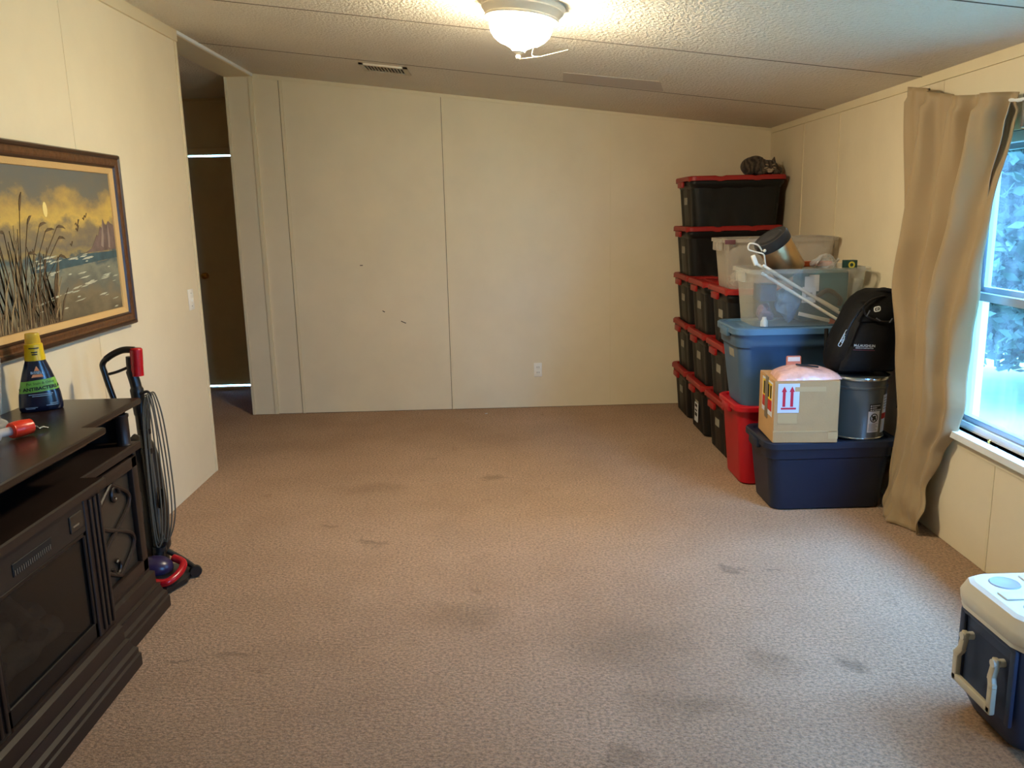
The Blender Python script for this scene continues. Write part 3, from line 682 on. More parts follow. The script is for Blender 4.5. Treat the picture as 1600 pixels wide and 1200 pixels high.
# head-first figure pictogram and slash
for out in ([(-.010, -.012), (.000, -.014), (.002, -.004), (.010, -.008), (.013, -.003), (.008, .004), (.010, .010), (.002, .013), (-.006, .008), (-.012, .010), (-.013, .004), (-.008, .000)],
            [(-.016, .0125), (-.0125, .016), (.016, -.0125), (.0125, -.016)]):
    B().prism(out, lambda u, v, d: onpail(14 + u * 420, cz + v, .0018 + d), 0, .0008).build('pictogram', M_ink, pl, 0)
for i in range(7): pail_patch('printed_line', M_gink, 2.5, 25.5 - (i % 3) * 3, .046 + i * .0058, .0488 + i * .0058, .0018)
pail_patch('product_label', M_paper, 36, 62, .03, .225); pail_patch('product_band', M_red2, 36, 62, .10, .13, .0018)
for i in range(5): pail_patch('printed_line', M_gink, 39, 58, .15 + i * .014, .155 + i * .014, .0018)

# ------------------------------------------------------------------ backpack
M_bp = mat('black_backpack_nylon', (9, 9, 11), .7, var=.2, vscale=30, bump=.5, bscale=20, bdist=.008, spec=.25)
M_zip = mat('backpack_zip_tape', (8, 8, 9), .5)
M_logo = mat('silver_print', (206, 206, 200), .4)
bp = thing('backpack', 'black backpack with silver emblem standing on the grey pail', 'backpack', (1.845, 4.16, .6925))
def bring(z, xl, xr, yf, yb, e=2.6, n=40):
    cx_, cy_ = (xl + xr) / 2, (yf + yb) / 2; out = []
    for k in range(n):
        a = 2 * math.pi * k / n; c, s_ = math.cos(a), math.sin(a)
        out.append((cx_ + (xr - xl) / 2 * math.copysign(abs(c) ** (2 / e), c), cy_ + (yb - yf) / 2 * math.copysign(abs(s_) ** (2 / e), s_), z + .004 * math.sin(3 * a)))
    return out
B().loft([bring(.700, 1.70, 1.97, 4.09, 4.26), bring(.705, 1.68, 2.00, 4.06, 4.27), bring(.73, 1.66, 2.005, 4.04, 4.28), bring(.78, 1.655, 2.01, 4.025, 4.28), bring(.84, 1.67, 2.01, 4.03, 4.285), bring(.90, 1.695, 2.01, 4.035, 4.29),
          bring(.96, 1.73, 2.01, 4.045, 4.295), bring(1.02, 1.758, 2.01, 4.06, 4.30), bring(1.06, 1.79, 2.005, 4.08, 4.30), bring(1.09, 1.83, 2.0, 4.11, 4.29), bring(1.108, 1.875, 1.985, 4.15, 4.27)]).build('pack_body', M_bp, bp, 60)
def fsurf(u, v, lift):   # front pocket panel
    z = .72 + .255 * v; xl = 1.675 + .085 * v ** 1.2 + .012; xr = 1.985 - .012 * v
    x = xl + (xr - xl) * u
    e = (max(0., math.sin(math.pi * u)) ** .4) * (max(0., math.sin(math.pi * min(1, v * .93 + .05))) ** .4)
    return (x, 4.055 + .015 * v - lift * e, z)
b = B().grid(lambda u, v: fsurf(u, v, .055), 20, 16); b.build('front_pocket', M_bp, bp, 60)
B().grid(lambda u, v: ((1.765 + .03 * v) + (.215 - .05 * v) * u, 4.05 + .045 * v - .028 * math.sin(math.pi * u) ** .5 * math.sin(math.pi * min(1, v * .9 + .1)) ** .5, .965 + .095 * v), 16, 10).build('top_pocket', M_bp, bp, 60)
B().tube(bez([(1.775, 4.025, 1.035), (1.80, 4.028, .995), (1.85, 4.022, .972), (1.92, 4.022, .965), (1.97, 4.03, .985)]), .005, 6).build('zipper', M_zip, bp)
B().tube(bez([(1.70, 4.025, .88), (1.72, 4.03, .95), (1.78, 4.045, 1.03), (1.84, 4.07, 1.07), (1.91, 4.09, 1.085)]), .006, 6).build('zipper', M_zip, bp)
B().tube(bez([(1.90, 4.17, 1.098), (1.915, 4.14, 1.108), (1.955, 4.12, 1.104), (1.985, 4.13, 1.075)]), .012, 8).build('top_handle', M_bp, bp)
for a in (((1.792, 4.012, .995), (1.806, 4.012, 1.024)), ((1.838, 4.008, .985), (1.858, 4.006, .972)), ((1.905, 4.008, .962), (1.918, 4.008, .982))):
    B().cyl(a[0], a[1], .0035, seg=8).build('zip_pull', mat('zip_cord', (70, 74, 80), .5), bp)
for xs_ in (1.70, 1.985): B().tube(bez([(xs_, 4.23, 1.0 if xs_ > 1.8 else .92), (xs_ + .03, 4.15, .80), (xs_ + .02, 4.06, .69), (xs_ + .01, 4.04, .60), (xs_ + .02, 4.06, .52)]) if xs_ > 1.9 else bez([(xs_, 4.27, .9), (xs_ - .02, 4.20, .75), (xs_, 4.18, .71)]), .011, 8).build('shoulder_strap', M_bp, bp)
# emblem: rounded ring with a letter-like bar inside
def emb(u, v, d): return (1.842 + u, 4.012 - d + .30 * v + .2 * abs(u) , 1.030 + v + .18 * u)
b = B(); o_, i_ = rrect(.0165, .0125, .009, 5), rrect(.0115, .0078, .005, 5)
b.loft([[emb(x, y, .001) for x, y in o_], [emb(x, y, .003) for x, y in o_], [emb(x, y, .003) for x, y in i_], [emb(x, y, .001) for x, y in i_]], (False, False)); b.build('emblem_ring', M_logo, bp)
for q in ([(-.006, -.0045), (.004, -.0045), (.004, -.0025), (-.006, -.0025)], [(-.006, -.0045), (-.0035, -.0045), (-.0035, .0045), (-.006, .0045)], [(-.006, .0025), (.006, .0025), (.006, .0045), (-.006, .0045)], [(.002, -.0045), (.0045, -.0045), (.0045, .001), (.002, .001)]):
    B().prism(q, lambda u, v, d: emb(u, v, .001 + d), 0, .002).build('emblem_mark', M_logo, bp, 0)
M_mar = mat('maroon_print', (92, 24, 36), .6)
def fr(u, v, d=.002): return (1.786 + u, 4.003 - d, .846 + v - .06 * u)
lettering('McLAUGHLIN', .0175, lambda u, v: fr(u, v), M_logo, bp, 'lettering', bold=.0003)
lettering('RESEARCH CORPORATION', .0072, lambda u, v: fr(u, v - .009), M_logo, bp, 'lettering', bold=.0002)
B().quad(fr(-.055, -.018), fr(.052, -.018), fr(.052, -.0145), fr(-.055, -.0145)).build('printed_underline', M_mar, bp, 0)
# side tab reading OGIO
def tb(u, v, d=0): c, s_ = math.cos(R_(64)), math.sin(R_(64)); return (1.690 + u * c - v * s_, 4.030 - d, .888 + u * s_ + v * c)
b = B(); o_ = rrect(.045, .0085, .007, 4); i_ = rrect(.043, .0065, .005, 4)
b.loft([[tb(x, y, .002) for x, y in o_], [tb(x, y, .004) for x, y in o_], [tb(x, y, .004) for x, y in i_], [tb(x, y, .002) for x, y in i_]], (False, False)); b.build('side_tab', M_logo, bp)
lettering('OGIO', .018, lambda u, v: tb(u, v - .006, .004), M_logo, bp, 'lettering', bold=.0004)

# ------------------------------------------------------------------ cat
def fur():
    m = mat('grey_tabby_fur', (84, 72, 58), .9, sheen=.1)
    n = m.node_tree.nodes; l = m.node_tree.links; p = n['Principled BSDF']
    tc = n.new('ShaderNodeTexCoord'); w = n.new('ShaderNodeTexWave'); w.inputs['Scale'].default_value = 11; w.inputs['Distortion'].default_value = 9; w.inputs['Detail'].default_value = 3
    l.new(tc.outputs['Object'], w.inputs['Vector'])
    r = n.new('ShaderNodeValToRGB'); r.color_ramp.elements[0].color = (*lin((40, 32, 27)), 1); r.color_ramp.elements[1].color = (*lin((86, 73, 60)), 1)
    l.new(w.outputs['Fac'], r.inputs[0]); l.new(r.outputs[0], p.inputs['Base Color']); return m
M_fur = fur(); M_fur2 = mat('pale_muzzle_fur', (170, 150, 124), .9); M_nose = mat('cat_nose', (50, 32, 28), .6); M_eye = mat('half_closed_cat_eye', (40, 42, 24), .3); M_stripe = mat('dark_brow_fur', (36, 29, 24), .9)
zt = 4 * px_ + .361
kc = Vector((1.885, 6.10, zt)); hc = Vector((.033, -.090, .054))
b = B()
def E(c, r, rot=None): b.ball(kc + Vector(c), r, rot, 3)
E((-.035, .04, .066), (.090, .095, .068)); E((-.02, .04, .095), (.062, .075, .045)); E((.06, .05, .055), (.09, .08, .055)); E((-.065, .02, .046), (.052, .085, .048))
E((.0, -.03, .06), (.06, .06, .055)); E(hc, (.060, .050, .048)); E(hc + Vector((-.026, -.016, -.016)), (.032, .030, .027)); E(hc + Vector((.026, -.016, -.016)), (.032, .030, .027)); E(hc + Vector((0, -.036, -.016)), (.027, .024, .021)); E(hc + Vector((0, -.024, .024)), (.034, .024, .018))
E((-.01, -.10, .014), (.028, .045, .014)); E((.085, -.10, .014), (.028, .045, .014)); E((.13, .0, .03), (.03, .07, .03))
for sx_ in (-1, 1):
    base = kc + hc + Vector((sx_ * .034, .004, .030))
    b.loft([[base + Vector((x, y, 0)) for x, y in ((-.019, -.012), (.019, -.012), (.019, .010), (-.019, .010))], [base + Vector((sx_ * .010 + x, y + .004, .040)) for x, y in ((-.003, -.003), (.003, -.003), (.003, .003), (-.003, .003))]])
cat = b.build('cat', M_fur, None, 60, origin=tuple(kc))
md = cat.modifiers.new('skin', 'REMESH'); md.mode = 'VOXEL'; md.voxel_size = .005; md.use_smooth_shade = True
md = cat.modifiers.new('soft', 'SMOOTH'); md.factor = .55; md.iterations = 3
tag(cat, 'grey tabby cat crouched on the topmost red tote lid', 'cat')
K = kc + hc
B().ball(K + Vector((-.010, -.054, -.022)), (.014, .010, .011)).ball(K + Vector((.010, -.054, -.022)), (.014, .010, .011)).ball(K + Vector((0, -.046, -.034)), (.020, .012, .010)).build('muzzle', M_fur2, cat); B().ball(K + Vector((0, -.0635, -.012)), (.007, .004, .005)).build('nose', M_nose, cat)
for sx_ in (-1, 1):
    B().ball(K + Vector((sx_ * .023, -.047, .003)), (.011, .006, .0036), Matrix.Rotation(R_(sx_ * 20), 4, 'Y')).build('eye', M_eye, cat)
    B().ball(K + Vector((sx_ * .023, -.046, .012)), (.013, .005, .0042), Matrix.Rotation(R_(sx_ * -16), 4, 'Y')).build('brow_mark', M_fur2, cat)
    B().ball(K + Vector((sx_ * .030, -.046, -.008)), (.014, .006, .0045), Matrix.Rotation(R_(sx_ * 16), 4, 'Y')).build('cheek_patch', M_fur2, cat)
    B().ball(K + Vector((sx_ * .036, -.038, -.018)), (.012, .006, .003), Matrix.Rotation(R_(sx_ * -10), 4, 'Y')).build('cheek_stripe', M_stripe, cat)
    B().ball(K + Vector((sx_ * .011, -.043, .030)), (.0028, .006, .011)).build('forehead_stripe', M_stripe, cat)
    bw = B()
    for k in range(3): bw.tube([K + Vector((sx_ * .016, -.060, -.022)), K + Vector((sx_ * .066, -.068, -.030 + .010 * k))], .0005, 4)
    bw.build('whisker_tuft', M_fur2, cat)

# ------------------------------------------------------------------ curtain and rod
M_curt = bpy.data.materials.new('tan_curtain_cloth'); M_curt.use_nodes = True
n = M_curt.node_tree.nodes; l = M_curt.node_tree.links; p = n['Principled BSDF']; p.inputs['Base Color'].default_value = (*lin((164, 140, 104)), 1); p.inputs['Roughness'].default_value = .62; p.inputs['Sheen Weight'].default_value = .15
tr_ = n.new('ShaderNodeBsdfTranslucent'); tr_.inputs[0].default_value = (*lin((170, 146, 110)), 1)
mx = n.new('ShaderNodeMixShader'); mx.inputs[0].default_value = .05; l.new(p.outputs[0], mx.inputs[1]); l.new(tr_.outputs[0], mx.inputs[2]); l.new(mx.outputs[0], n['Material Output'].inputs['Surface'])
tcn = n.new('ShaderNodeTexCoord'); nz = n.new('ShaderNodeTexNoise'); nz.inputs['Scale'].default_value = 5; nz.inputs['Detail'].default_value = 3; l.new(tcn.outputs['Object'], nz.inputs['Vector'])
bm_ = n.new('ShaderNodeBump'); bm_.inputs['Strength'].default_value = .35; bm_.inputs['Distance'].default_value = .03; l.new(nz.outputs['Fac'], bm_.inputs['Height']); l.new(bm_.outputs[0], p.inputs['Normal'])
def interp(tab, z):
    tab = sorted(tab)
    if z <= tab[0][0]: return tab[0][1]
    for (a, va), (c, vc) in zip(tab, tab[1:]):
        if z <= c:
            t = (z - a) / (c - a); t = t * t * (3 - 2 * t); return va + (vc - va) * t
    return tab[-1][1]
YLT = [(0, 4.0), (.1, 4.0), (.25, 3.97), (.5, 3.93), (.85, 3.97), (1.16, 4.06), (1.4, 4.03), (2.05, 4.03)]
YRT = [(0, 3.635), (.12, 3.62), (.22, 3.645), (.4, 3.585), (.56, 3.49), (.66, 3.462), (.78, 3.475), (.95, 3.46), (1.2, 3.40), (1.5, 3.345), (1.8, 3.28), (1.95, 3.245)]
def top(u): return 2.062 - .13 * u + .012 * math.cos(u * 6.28) - .012
def curt(u, v):
    z = top(u) * v
    yl, yr = interp(YLT, z), interp(YRT, z)
    y = yl + (yr - yl) * u
    k = .35 + .65 * min(1, max(0, (v - .15) / .4))
    f = .033 * math.sin(u * 23 + 2.2 * math.sin(v * 4)) * (.5 + .5 * v) + .026 * math.sin(u * 10 - 5 * v + .5) * (1.35 - v) + .012 * math.sin(u * 62) * max(0, (v - .80) / .20) + .010 * math.sin(u * 37 + 9 * v) * (1 - v)
    edge = max(0, (u - .86) / .14)
    x = 1.935 + f * k + .055 * edge ** 1.5 * min(1, z / .4)
    if v > .97: x = 1.945 + (x - 1.945) * .6
    low = max(0, 1 - z / .34)
    x -= .035 * low * math.sin(math.pi * min(1, u * 1.1)) + .012 * math.sin(z * 34 + u * 5) * low
    y += .012 * math.sin(z * 26 + u * 7) * low
    return (min(x, XR(y) - .006), y, max(.004, z))
cu = thing('curtain', 'tan curtain hanging at the left of the window, puddled on the carpet', 'curtain', (1.94, 3.8, 0))
B().grid(curt, 110, 90).build('panel', M_curt, cu, 180, solid=.002)
B().grid(lambda u, v: (1.972 + .012 * math.sin(u * 8 + v * 3) - .0 * v, (interp(YRT, top(1) * v * .92 + .15) + .03 + .10 * (1 - u)) - .005, .62 + (1.28) * v), 12, 40).build('lining_edge', mat('pale_lining', (196, 190, 176), .8), cu, 180, solid=.0015)
M_rod = mat('grey_rod', (120, 118, 112), .4, .5)
rod = thing('curtain_rod', 'sagging curtain rod over the window wall', 'rod', (1.96, 3.6, 1.98))
B().tube([(1.978, 4.03, 2.032), (1.978, 3.65, 1.958), (1.975, 3.245, 1.902), (1.975, 2.9, 1.91), (1.975, 2.0, 2.00)], .007, 10).build('pole', M_whitetrim, rod)
B().tube([(1.978, 4.03, 2.032), (2.0, 4.035, 2.04), (XR(4.03) - .001, 4.035, 2.05)], .006, 8).build('bracket', M_rod, rod)
B().box(1.972, 2.012, 3.20, 3.222, 1.80, 1.925, .006, 2).build('bracket', M_rod, rod)

# ------------------------------------------------------------------ outlet, switch
M_plate = mat('ivory_plate', (240, 236, 224), .4)
ol = thing('wall_outlet', 'ivory double wall outlet low on the back wall', 'outlet', (.291, YF, .25))
B().box(.259, .323, YF - .006, YF, .250, .362, .003).build('cover_plate', M_plate, ol)
for zc_ in (.285, .328):
    B().box(.274, .308, YF - .0085, YF - .005, zc_ - .014, zc_ + .014, .004).build('receptacle', M_plate, ol)
    for xx in (.283, .297): B().box(xx, xx + .003, YF - .0092, YF - .008, zc_ - .006, zc_ + .006).build('slot', M_ink, ol)
sw = thing('light_switch', 'ivory light switch at the end of the left wall', 'switch', (XL, 4.83, 1.02))
B().box(XL, XL + .006, 4.795, 4.872, 1.022, 1.142, .003).build('cover_plate', M_plate, sw)
B().box(XL + .004, XL + .016, 4.828, 4.838, 1.07, 1.092, .003).build('toggle', M_plate, sw)
for zz in (1.045, 1.119): B().ball((XL + .006, 4.833, zz), .003).build('screw', M_rod, sw)
tag(B().box(-.011, .011, -.006, .006, .0, .004, .001, 1, Matrix.Translation((-.125, 6.30, .001)) @ Matrix.Rotation(.6, 4, 'Z')).build('paper_scrap', M_paper, origin=(-.125, 6.30, .001)), 'tiny white paper scrap on the carpet near the back wall', 'scrap')

# ------------------------------------------------------------------ cooler
M_cool = mat('navy_cooler_plastic', (36, 50, 76), .45, var=.05)
M_cwhite = mat('off_white_cooler_lid', (206, 200, 184), .42, var=.04)
M_cup = mat('cup_recess', (150, 152, 158), .5)
CX0, CX1, CY0, CY1 = 1.392, 1.955, 2.025, 2.345
co = thing('cooler', 'dark blue ice chest with off-white lid under the window', 'cooler', ((CX0 + CX1) / 2, (CY0 + CY1) / 2, 0))
ccx, ccy, chx, chy = (CX0 + CX1) / 2, (CY0 + CY1) / 2, (CX1 - CX0) / 2, (CY1 - CY0) / 2
def cring(ax, ay, r, z, n=3): return [(ccx + x, ccy + y, z) for x, y in rrect(ax, ay, r, n)]
B().loft([cring(chx - .05, chy - .05, .04, .002), cring(chx - .028, chy - .028, .05, .012), cring(chx - .012, chy - .012, .05, .05), cring(chx, chy, .05, .30), cring(chx, chy, .05, .348)]).build('body', M_cool, co, 35)
B().loft([cring(chx + .012, chy + .012, .055, .340, 2), cring(chx + .016, chy + .016, .055, .348, 2), cring(chx + .018, chy + .018, .055, .372, 2), cring(chx + .016, chy + .016, .055, .380, 2), cring(chx + .004, chy + .004, .055, .412, 2), cring(chx - .008, chy - .008, .05, .420, 2)]).build('lid', M_cwhite, co, 25)
B().loft([cring(chx + .013, chy + .013, .055, .330, 2), cring(chx + .013, chy + .013, .055, .343, 2)]).build('gasket_band', M_cwhite, co, 25)
for x in (CX0 + .085, CX1 - .085):
    for y in (CY0 + .075, CY1 - .075):
        B().lathe([(.0, .4205), (.036, .4205), (.040, .423), (.043, .4205), (.044, .4190)], Matrix.Translation((x, y, 0)), 28, (False, False)).build('cup_recess', M_cup, co)
for a in ((CX0 + .15, CX1 - .15, CY0 + .03, CY1 - .03), (CX0 + .025, CX0 + .14, CY0 + .135, CY1 - .135), (CX1 - .14, CX1 - .025, CY0 + .135, CY1 - .135)):
    B().box(*a, .418, .4255, .005, 2).build('lid_panel', M_cwhite, co)
# recessed end panel with swing handle
B().box(CX0 + .001, CX0 + .012, ccy - .115, ccy + .115, .085, .315, .004).build('end_panel', mat('navy_panel', (30, 42, 66), .5), co)
for s in (-1, 1): B().box(CX0 - .009, CX0 + .004, ccy + s * .125 - .012, ccy + s * .125 + .012, .09, .325, .005).build('end_rib', M_cool, co)
B().box(CX0 - .009, CX0 + .004, ccy - .135, ccy + .135, .312, .33, .005).build('end_rib', M_cool, co)
hp = [(CX0 - .022, ccy - .078, .262), (CX0 - .030, ccy - .078, .215), (CX0 - .034, ccy - .090, .195), (CX0 - .034, ccy - .090, .120), (CX0 - .034, ccy + .090, .120), (CX0 - .034, ccy + .090, .195), (CX0 - .030, ccy + .078, .215), (CX0 - .022, ccy + .078, .262)]
hb = B()
for p0, p1 in zip(hp, hp[1:]):
    d = Vector(p1) - Vector(p0); L_ = d.length; z_ = d.normalized(); y_ = Vector((1, 0, 0)); x_ = y_.cross(z_).normalized(); y_ = z_.cross(x_)
    mm = Matrix((x_, y_, z_)).transposed().to_4x4(); mm.translation = p0
    hb.box(-.012, .012, -.008, .008, -.010, L_ + .010, .004, 2, mm)
hb.build('swing_handle', mat('beige_handle', (186, 176, 154), .45), co)
for s in (-1, 1): B().cyl((CX0 + .004, ccy + s * .078, .258), (CX0 - .034, ccy + s * .078, .258), .012, seg=16).build('handle_pivot', M_cwhite, co)

# ------------------------------------------------------------------ electric-fireplace console
M_esp = mat('espresso_wood', (36, 24, 18), .42, var=.22, vscale=6, stretch=(6, 1, 1), spec=.5)
M_esp2 = mat('espresso_panel', (32, 23, 17), .5, var=.2, vscale=6, stretch=(1, 1, 6))
M_blk = mat('black_firebox', (10, 10, 10), .6)
M_smoke = clear_mat('smoked_glass', (30, 27, 24), .45, .08)
YC0, YC1, YS0, YS1 = 1.45, 3.115, 1.915, 2.66
def plan(o, tw=-1.40, ce=-1.325, back=-1.778):
    return [(back, YC1 + o), (tw + o, YC1 + o), (tw + o, YS1 + o), (ce + o, YS1 + o), (ce + o, YS0 - o), (tw + o, YS0 - o), (tw + o, YC0 - o), (back, YC0 - o)]
kn = thing('fireplace_console', 'dark brown wooden media console with an electric fireplace along the left wall', 'console', (-1.58, 2.28, 0))
def layers(name, m, prof, sm=25): return B().loft([[(x, y, z) for x, y in plan(o)] for o, z in prof]).build(name, m, kn, sm)
layers('base_molding', M_esp, [(.034, .002), (.034, .046), (.028, .052), (.028, .070), (.018, .080), (.010, .105), (.012, .112), (.000, .118), (.000, .168), (-.014, .176), (-.014, .19)], 12)
layers('shelf_board', M_esp, [(-.02, .662), (-.006, .672), (.002, .676), (.002, .700), (-.004, .704)])
M_esptop = mat('espresso_top', (40, 27, 20), .27, var=.22, vscale=6, stretch=(6, 1, 1))
layers('top_board', M_esptop, [(-.045, .815), (-.03, .822), (-.022, .836), (-.008, .840), (.012, .846), (.016, .852), (.016, .866), (.012, .870)])
B().box(-1.778, -1.766, YC0, YC1, .1, .83).build('back_panel', M_blk, kn)
for y in (YC0 + .03, YC1 - .055): B().lathe([(.027, .702), (.028, .706), (.0245, .712), (.025, .76), (.0245, .808), (.028, .814), (.028, .822)], Matrix.Translation((-1.435, y, 0)), 24).build('column', M_esp, kn)
for y in (YC0, YC1 - .022): B().box(-1.765, -1.465, y + .001, y + .02, .70, .82).build('end_panel', M_esp2, kn)
for y0, y1 in ((YC0 + .004, YC0 + .026), (YC1 - .030, YC1 - .004), (YS1 - .022, YS1 - .004), (YS0 + .004, YS0 + .022)):
    B().box(-1.765, -1.418, y0, y1, .185, .668, .002, 1).build('side_panel', M_esp2, kn)
def door(y0, y1):
    d = B()
    X0, X1 = -1.425, -1.404
    for a in ((y0, y0 + .045, .195, .66), (y1 - .045, y1, .195, .66), (y0, y1, .195, .245), (y0, y1, .615, .66)): d.box(X0, X1, a[0], a[1], a[2], a[3], .004, 2)
    dr_ = d.build('door', M_esp, kn, 30)
    B().box(-1.432, -1.424, y0 + .03, y1 - .03, .22, .64).build('door_panel', mat('dark_door_glass', (48, 42, 34), .35), dr_)
    ym = (y0 + y1) / 2; w = (y1 - y0) / 2 - .048; zb, zt_ = .255, .605; hh = zt_ - zb
    for s in (-1, 1):
        pts = [(-1.418, ym + s * w * .93 * math.sin(k / 40 * 2 * math.pi + .0) * (.75 + .25 * math.sin(k / 40 * math.pi)), zb + hh * k / 40) for k in range(41)]
        B().tube(pts, .0085, 8).build('fretwork', M_esp, dr_)
        sg = s
        zc_ = (zb + zt_) / 2 + sg * hh * .36
        sp = [(-1.417, ym + s * .02 + (.006 + .030 * (1 - k / 18)) * math.cos(k * .38 + (0 if s > 0 else math.pi)), zc_ + (.006 + .034 * (1 - k / 18)) * math.sin(k * .38 + (0 if s > 0 else math.pi))) for k in range(15)]
        B().tube(sp, .0068, 8).build('fret_scroll', M_esp, dr_)
    return dr_
door(YS1 + .022, YC1 - .036); door(YC0 + .036, YS0 - .022)
# pilasters beside the firebox and header
for y0, y1 in ((YS1 - .115, YS1 - .004), (YS0 + .004, YS0 + .115)):
    pl_ = B().box(-1.42, -1.345, y0, y1, .185, .668, .003, 1).build('pilaster', M_esp, kn)
    for k in range(3):
        yk = y0 + .025 + k * .030; B().box(-1.347, -1.338, yk, yk + .016, .20, .655, .004, 2).build('reed_molding', M_esp, pl_)
FY0, FY1 = YS0 + .115, YS1 - .115
hd = B().box(-1.40, -1.348, FY0, FY1, .560, .668, .002, 1).build('fire_header', M_esp2, kn)
B().box(-1.349, -1.3455, FY1 - .205 - .2, FY1 - .205, .585, .622, .001, 1).build('vent_opening', M_blk, hd)
for k in range(18):
    yk = FY1 - .400 + k * .0107
    B().box(-1.347, -1.3440, yk, yk + .0045, .588, .603).build('vent_fin', mat('vent_fin_grey', (92, 84, 72), .5) if k == 0 else bpy.data.materials['vent_fin_grey'], hd)
B().box(-1.350, -1.343, FY1 - .095, FY1 - .02, .585, .640, .002, 1).build('control_panel', mat('control_plate', (44, 38, 30), .35), hd)
B().box(-1.344, -1.3425, FY1 - .082, FY1 - .045, .600, .606).build('control_slot', mat('control_mark', (120, 106, 84), .5), hd)
fx = B().box(-1.76, -1.74, FY0, FY1, .19, .56).box(-1.75, -1.36, FY0 - .004, FY0 + .012, .19, .56).box(-1.75, -1.36, FY1 - .012, FY1 + .004, .19, .56).box(-1.75, -1.36, FY0, FY1, .555, .566).box(-1.75, -1.36, FY0, FY1, .188, .215).build('firebox', M_blk, kn)
M_frame = mat('black_metal_frame', (16, 16, 18), .3, .3)
b = B()
for a in ((FY0, FY0 + .018, .19, .56), (FY1 - .018, FY1, .19, .56), (FY0, FY1, .545, .56), (FY0, FY1, .19, .245)): b.box(-1.368, -1.350, *a, .003, 1)
b.build('fire_frame', M_frame, kn)
B().box(-1.362, -1.359, FY0 + .016, FY1 - .016, .24, .548).build('fire_glass', M_smoke, kn)
M_log = mat('fake_log', (110, 98, 82), .9, var=.4, vscale=14, bump=1., bscale=16, bdist=.02)
for p0, p1, r in (((-1.47, FY0 + .05, .26), (-1.47, FY1 - .06, .265), .040), ((-1.55, FY0 + .06, .29), (-1.53, FY1 - .05, .30), .045), ((-1.44, FY0 + .12, .30), (-1.60, FY0 + .22, .345), .030), ((-1.43, FY1 - .20, .30), (-1.60, FY1 - .09, .36), .033)):
    a, c = Vector(p0), Vector(p1); B().tube([a.lerp(c, k / 8) + Vector((0, 0, .006 * math.sin(k * 2.3))) for k in range(9)], [r * (1 + .1 * math.sin(k * 1.7)) for k in range(9)], 14).build('log', M_log, kn)

# ------------------------------------------------------------------ framed seascape
M_fr = mat('carved_walnut_frame', (92, 56, 26), .38, var=.35, vscale=30, stretch=(1, 1, 1), bump=.2, bscale=50)
M_frd = mat('dark_walnut_frame', (56, 33, 18), .35, var=.2, vscale=20)
M_liner = mat('tan_linen_liner', (206, 168, 110), .75, bump=.2, bscale=300)
PY0, PY1, PZ0, PZ1 = 2.82, 4.022, 1.052, 1.833
pt = thing('framed_painting', 'seascape painting in a wide carved brown frame on the left wall', 'painting', (XL, 3.42, PZ0))
def fring(i, x): return [(XL + x, PY0 + i, PZ0 + i), (XL + x, PY1 - i, PZ0 + i), (XL + x, PY1 - i, PZ1 - i), (XL + x, PY0 + i, PZ1 - i)]
def fband(name, m, prof): return B().loft([fring(i, x) for i, x in prof], (False, False)).build(name, m, pt, 15)
fband('outer_molding', M_frd, [(.0, .001), (.0, .030), (.006, .040), (.016, .042), (.022, .036)])
fband('carved_molding', M_fr, [(.022, .036), (.028, .034), (.042, .036), (.050, .032)])
fband('inner_molding', M_frd, [(.050, .032), (.056, .034), (.062, .026)])
fband('linen_liner', M_liner, [(.062, .026), (.086, .018), (.088, .012)])
def painting():
    m = bpy.data.materials.new('oil_seascape'); m.use_nodes = True; n = m.node_tree.nodes; l = m.node_tree.links; p = n['Principled BSDF']; p.inputs['Roughness'].default_value = .45
    tc = n.new('ShaderNodeTexCoord'); sp = n.new('ShaderNodeSeparateXYZ'); l.new(tc.outputs['Object'], sp.inputs[0])
    nz = n.new('ShaderNodeTexNoise'); nz.inputs['Scale'].default_value = 4.5; nz.inputs['Detail'].default_value = 6; nz.inputs['Roughness'].default_value = .6
    mp = n.new('ShaderNodeMapping'); mp.inputs['Scale'].default_value = (1, 1, 1.9); l.new(tc.outputs['Object'], mp.inputs[0]); l.new(mp.outputs[0], nz.inputs['Vector'])
    a = n.new('ShaderNodeMath'); a.operation = 'MULTIPLY_ADD'; a.inputs[1].default_value = .34; l.new(nz.outputs['Fac'], a.inputs[0]); l.new(sp.outputs['Z'], a.inputs[2])
    mr = n.new('ShaderNodeMapRange'); mr.inputs[1].default_value = .09 + .17; mr.inputs[2].default_value = .69 + .17; l.new(a.outputs[0], mr.inputs[0])
    r = n.new('ShaderNodeValToRGB'); cr = r.color_ramp
    st = [(0, (96, 84, 62)), (.12, (126, 112, 84)), (.22, (104, 104, 92)), (.32, (132, 132, 112)), (.40, (74, 88, 92)), (.45, (150, 130, 84)), (.52, (116, 106, 90)), (.60, (140, 122, 88)), (.68, (206, 172, 86)), (.78, (176, 146, 84)), (.88, (112, 106, 92)), (1, (104, 104, 98))]
    cr.elements[0].position = 0; cr.elements[0].color = (*lin(st[0][1]), 1); cr.elements[1].position = 1; cr.elements[1].color = (*lin(st[-1][1]), 1)
    for q, c in st[1:-1]:
        e = cr.elements.new(q); e.color = (*lin(c), 1)
    l.new(mr.outputs[0], r.inputs[0]); l.new(r.outputs[0], p.inputs['Base Color']); return m
i_ = .088
cv = B().loft([fring(i_, .006), fring(i_, .012)]).build('canvas', painting(), pt, 0)
def pv(y, z, d=.0128): return (XL + d, y, z)
def flat(name, pts, m, d=.0006):
    c = Vector((0, 0, 0))
    B().prism(pts, lambda u, v, dd: (XL + .0122 + dd, u, v), 0, d).build(name, m, cv, 0)
M_p1 = mat('paint_mountain', (112, 92, 84), .5, var=.3, vscale=18); M_p2 = mat('paint_mountain_light', (146, 126, 112), .5)
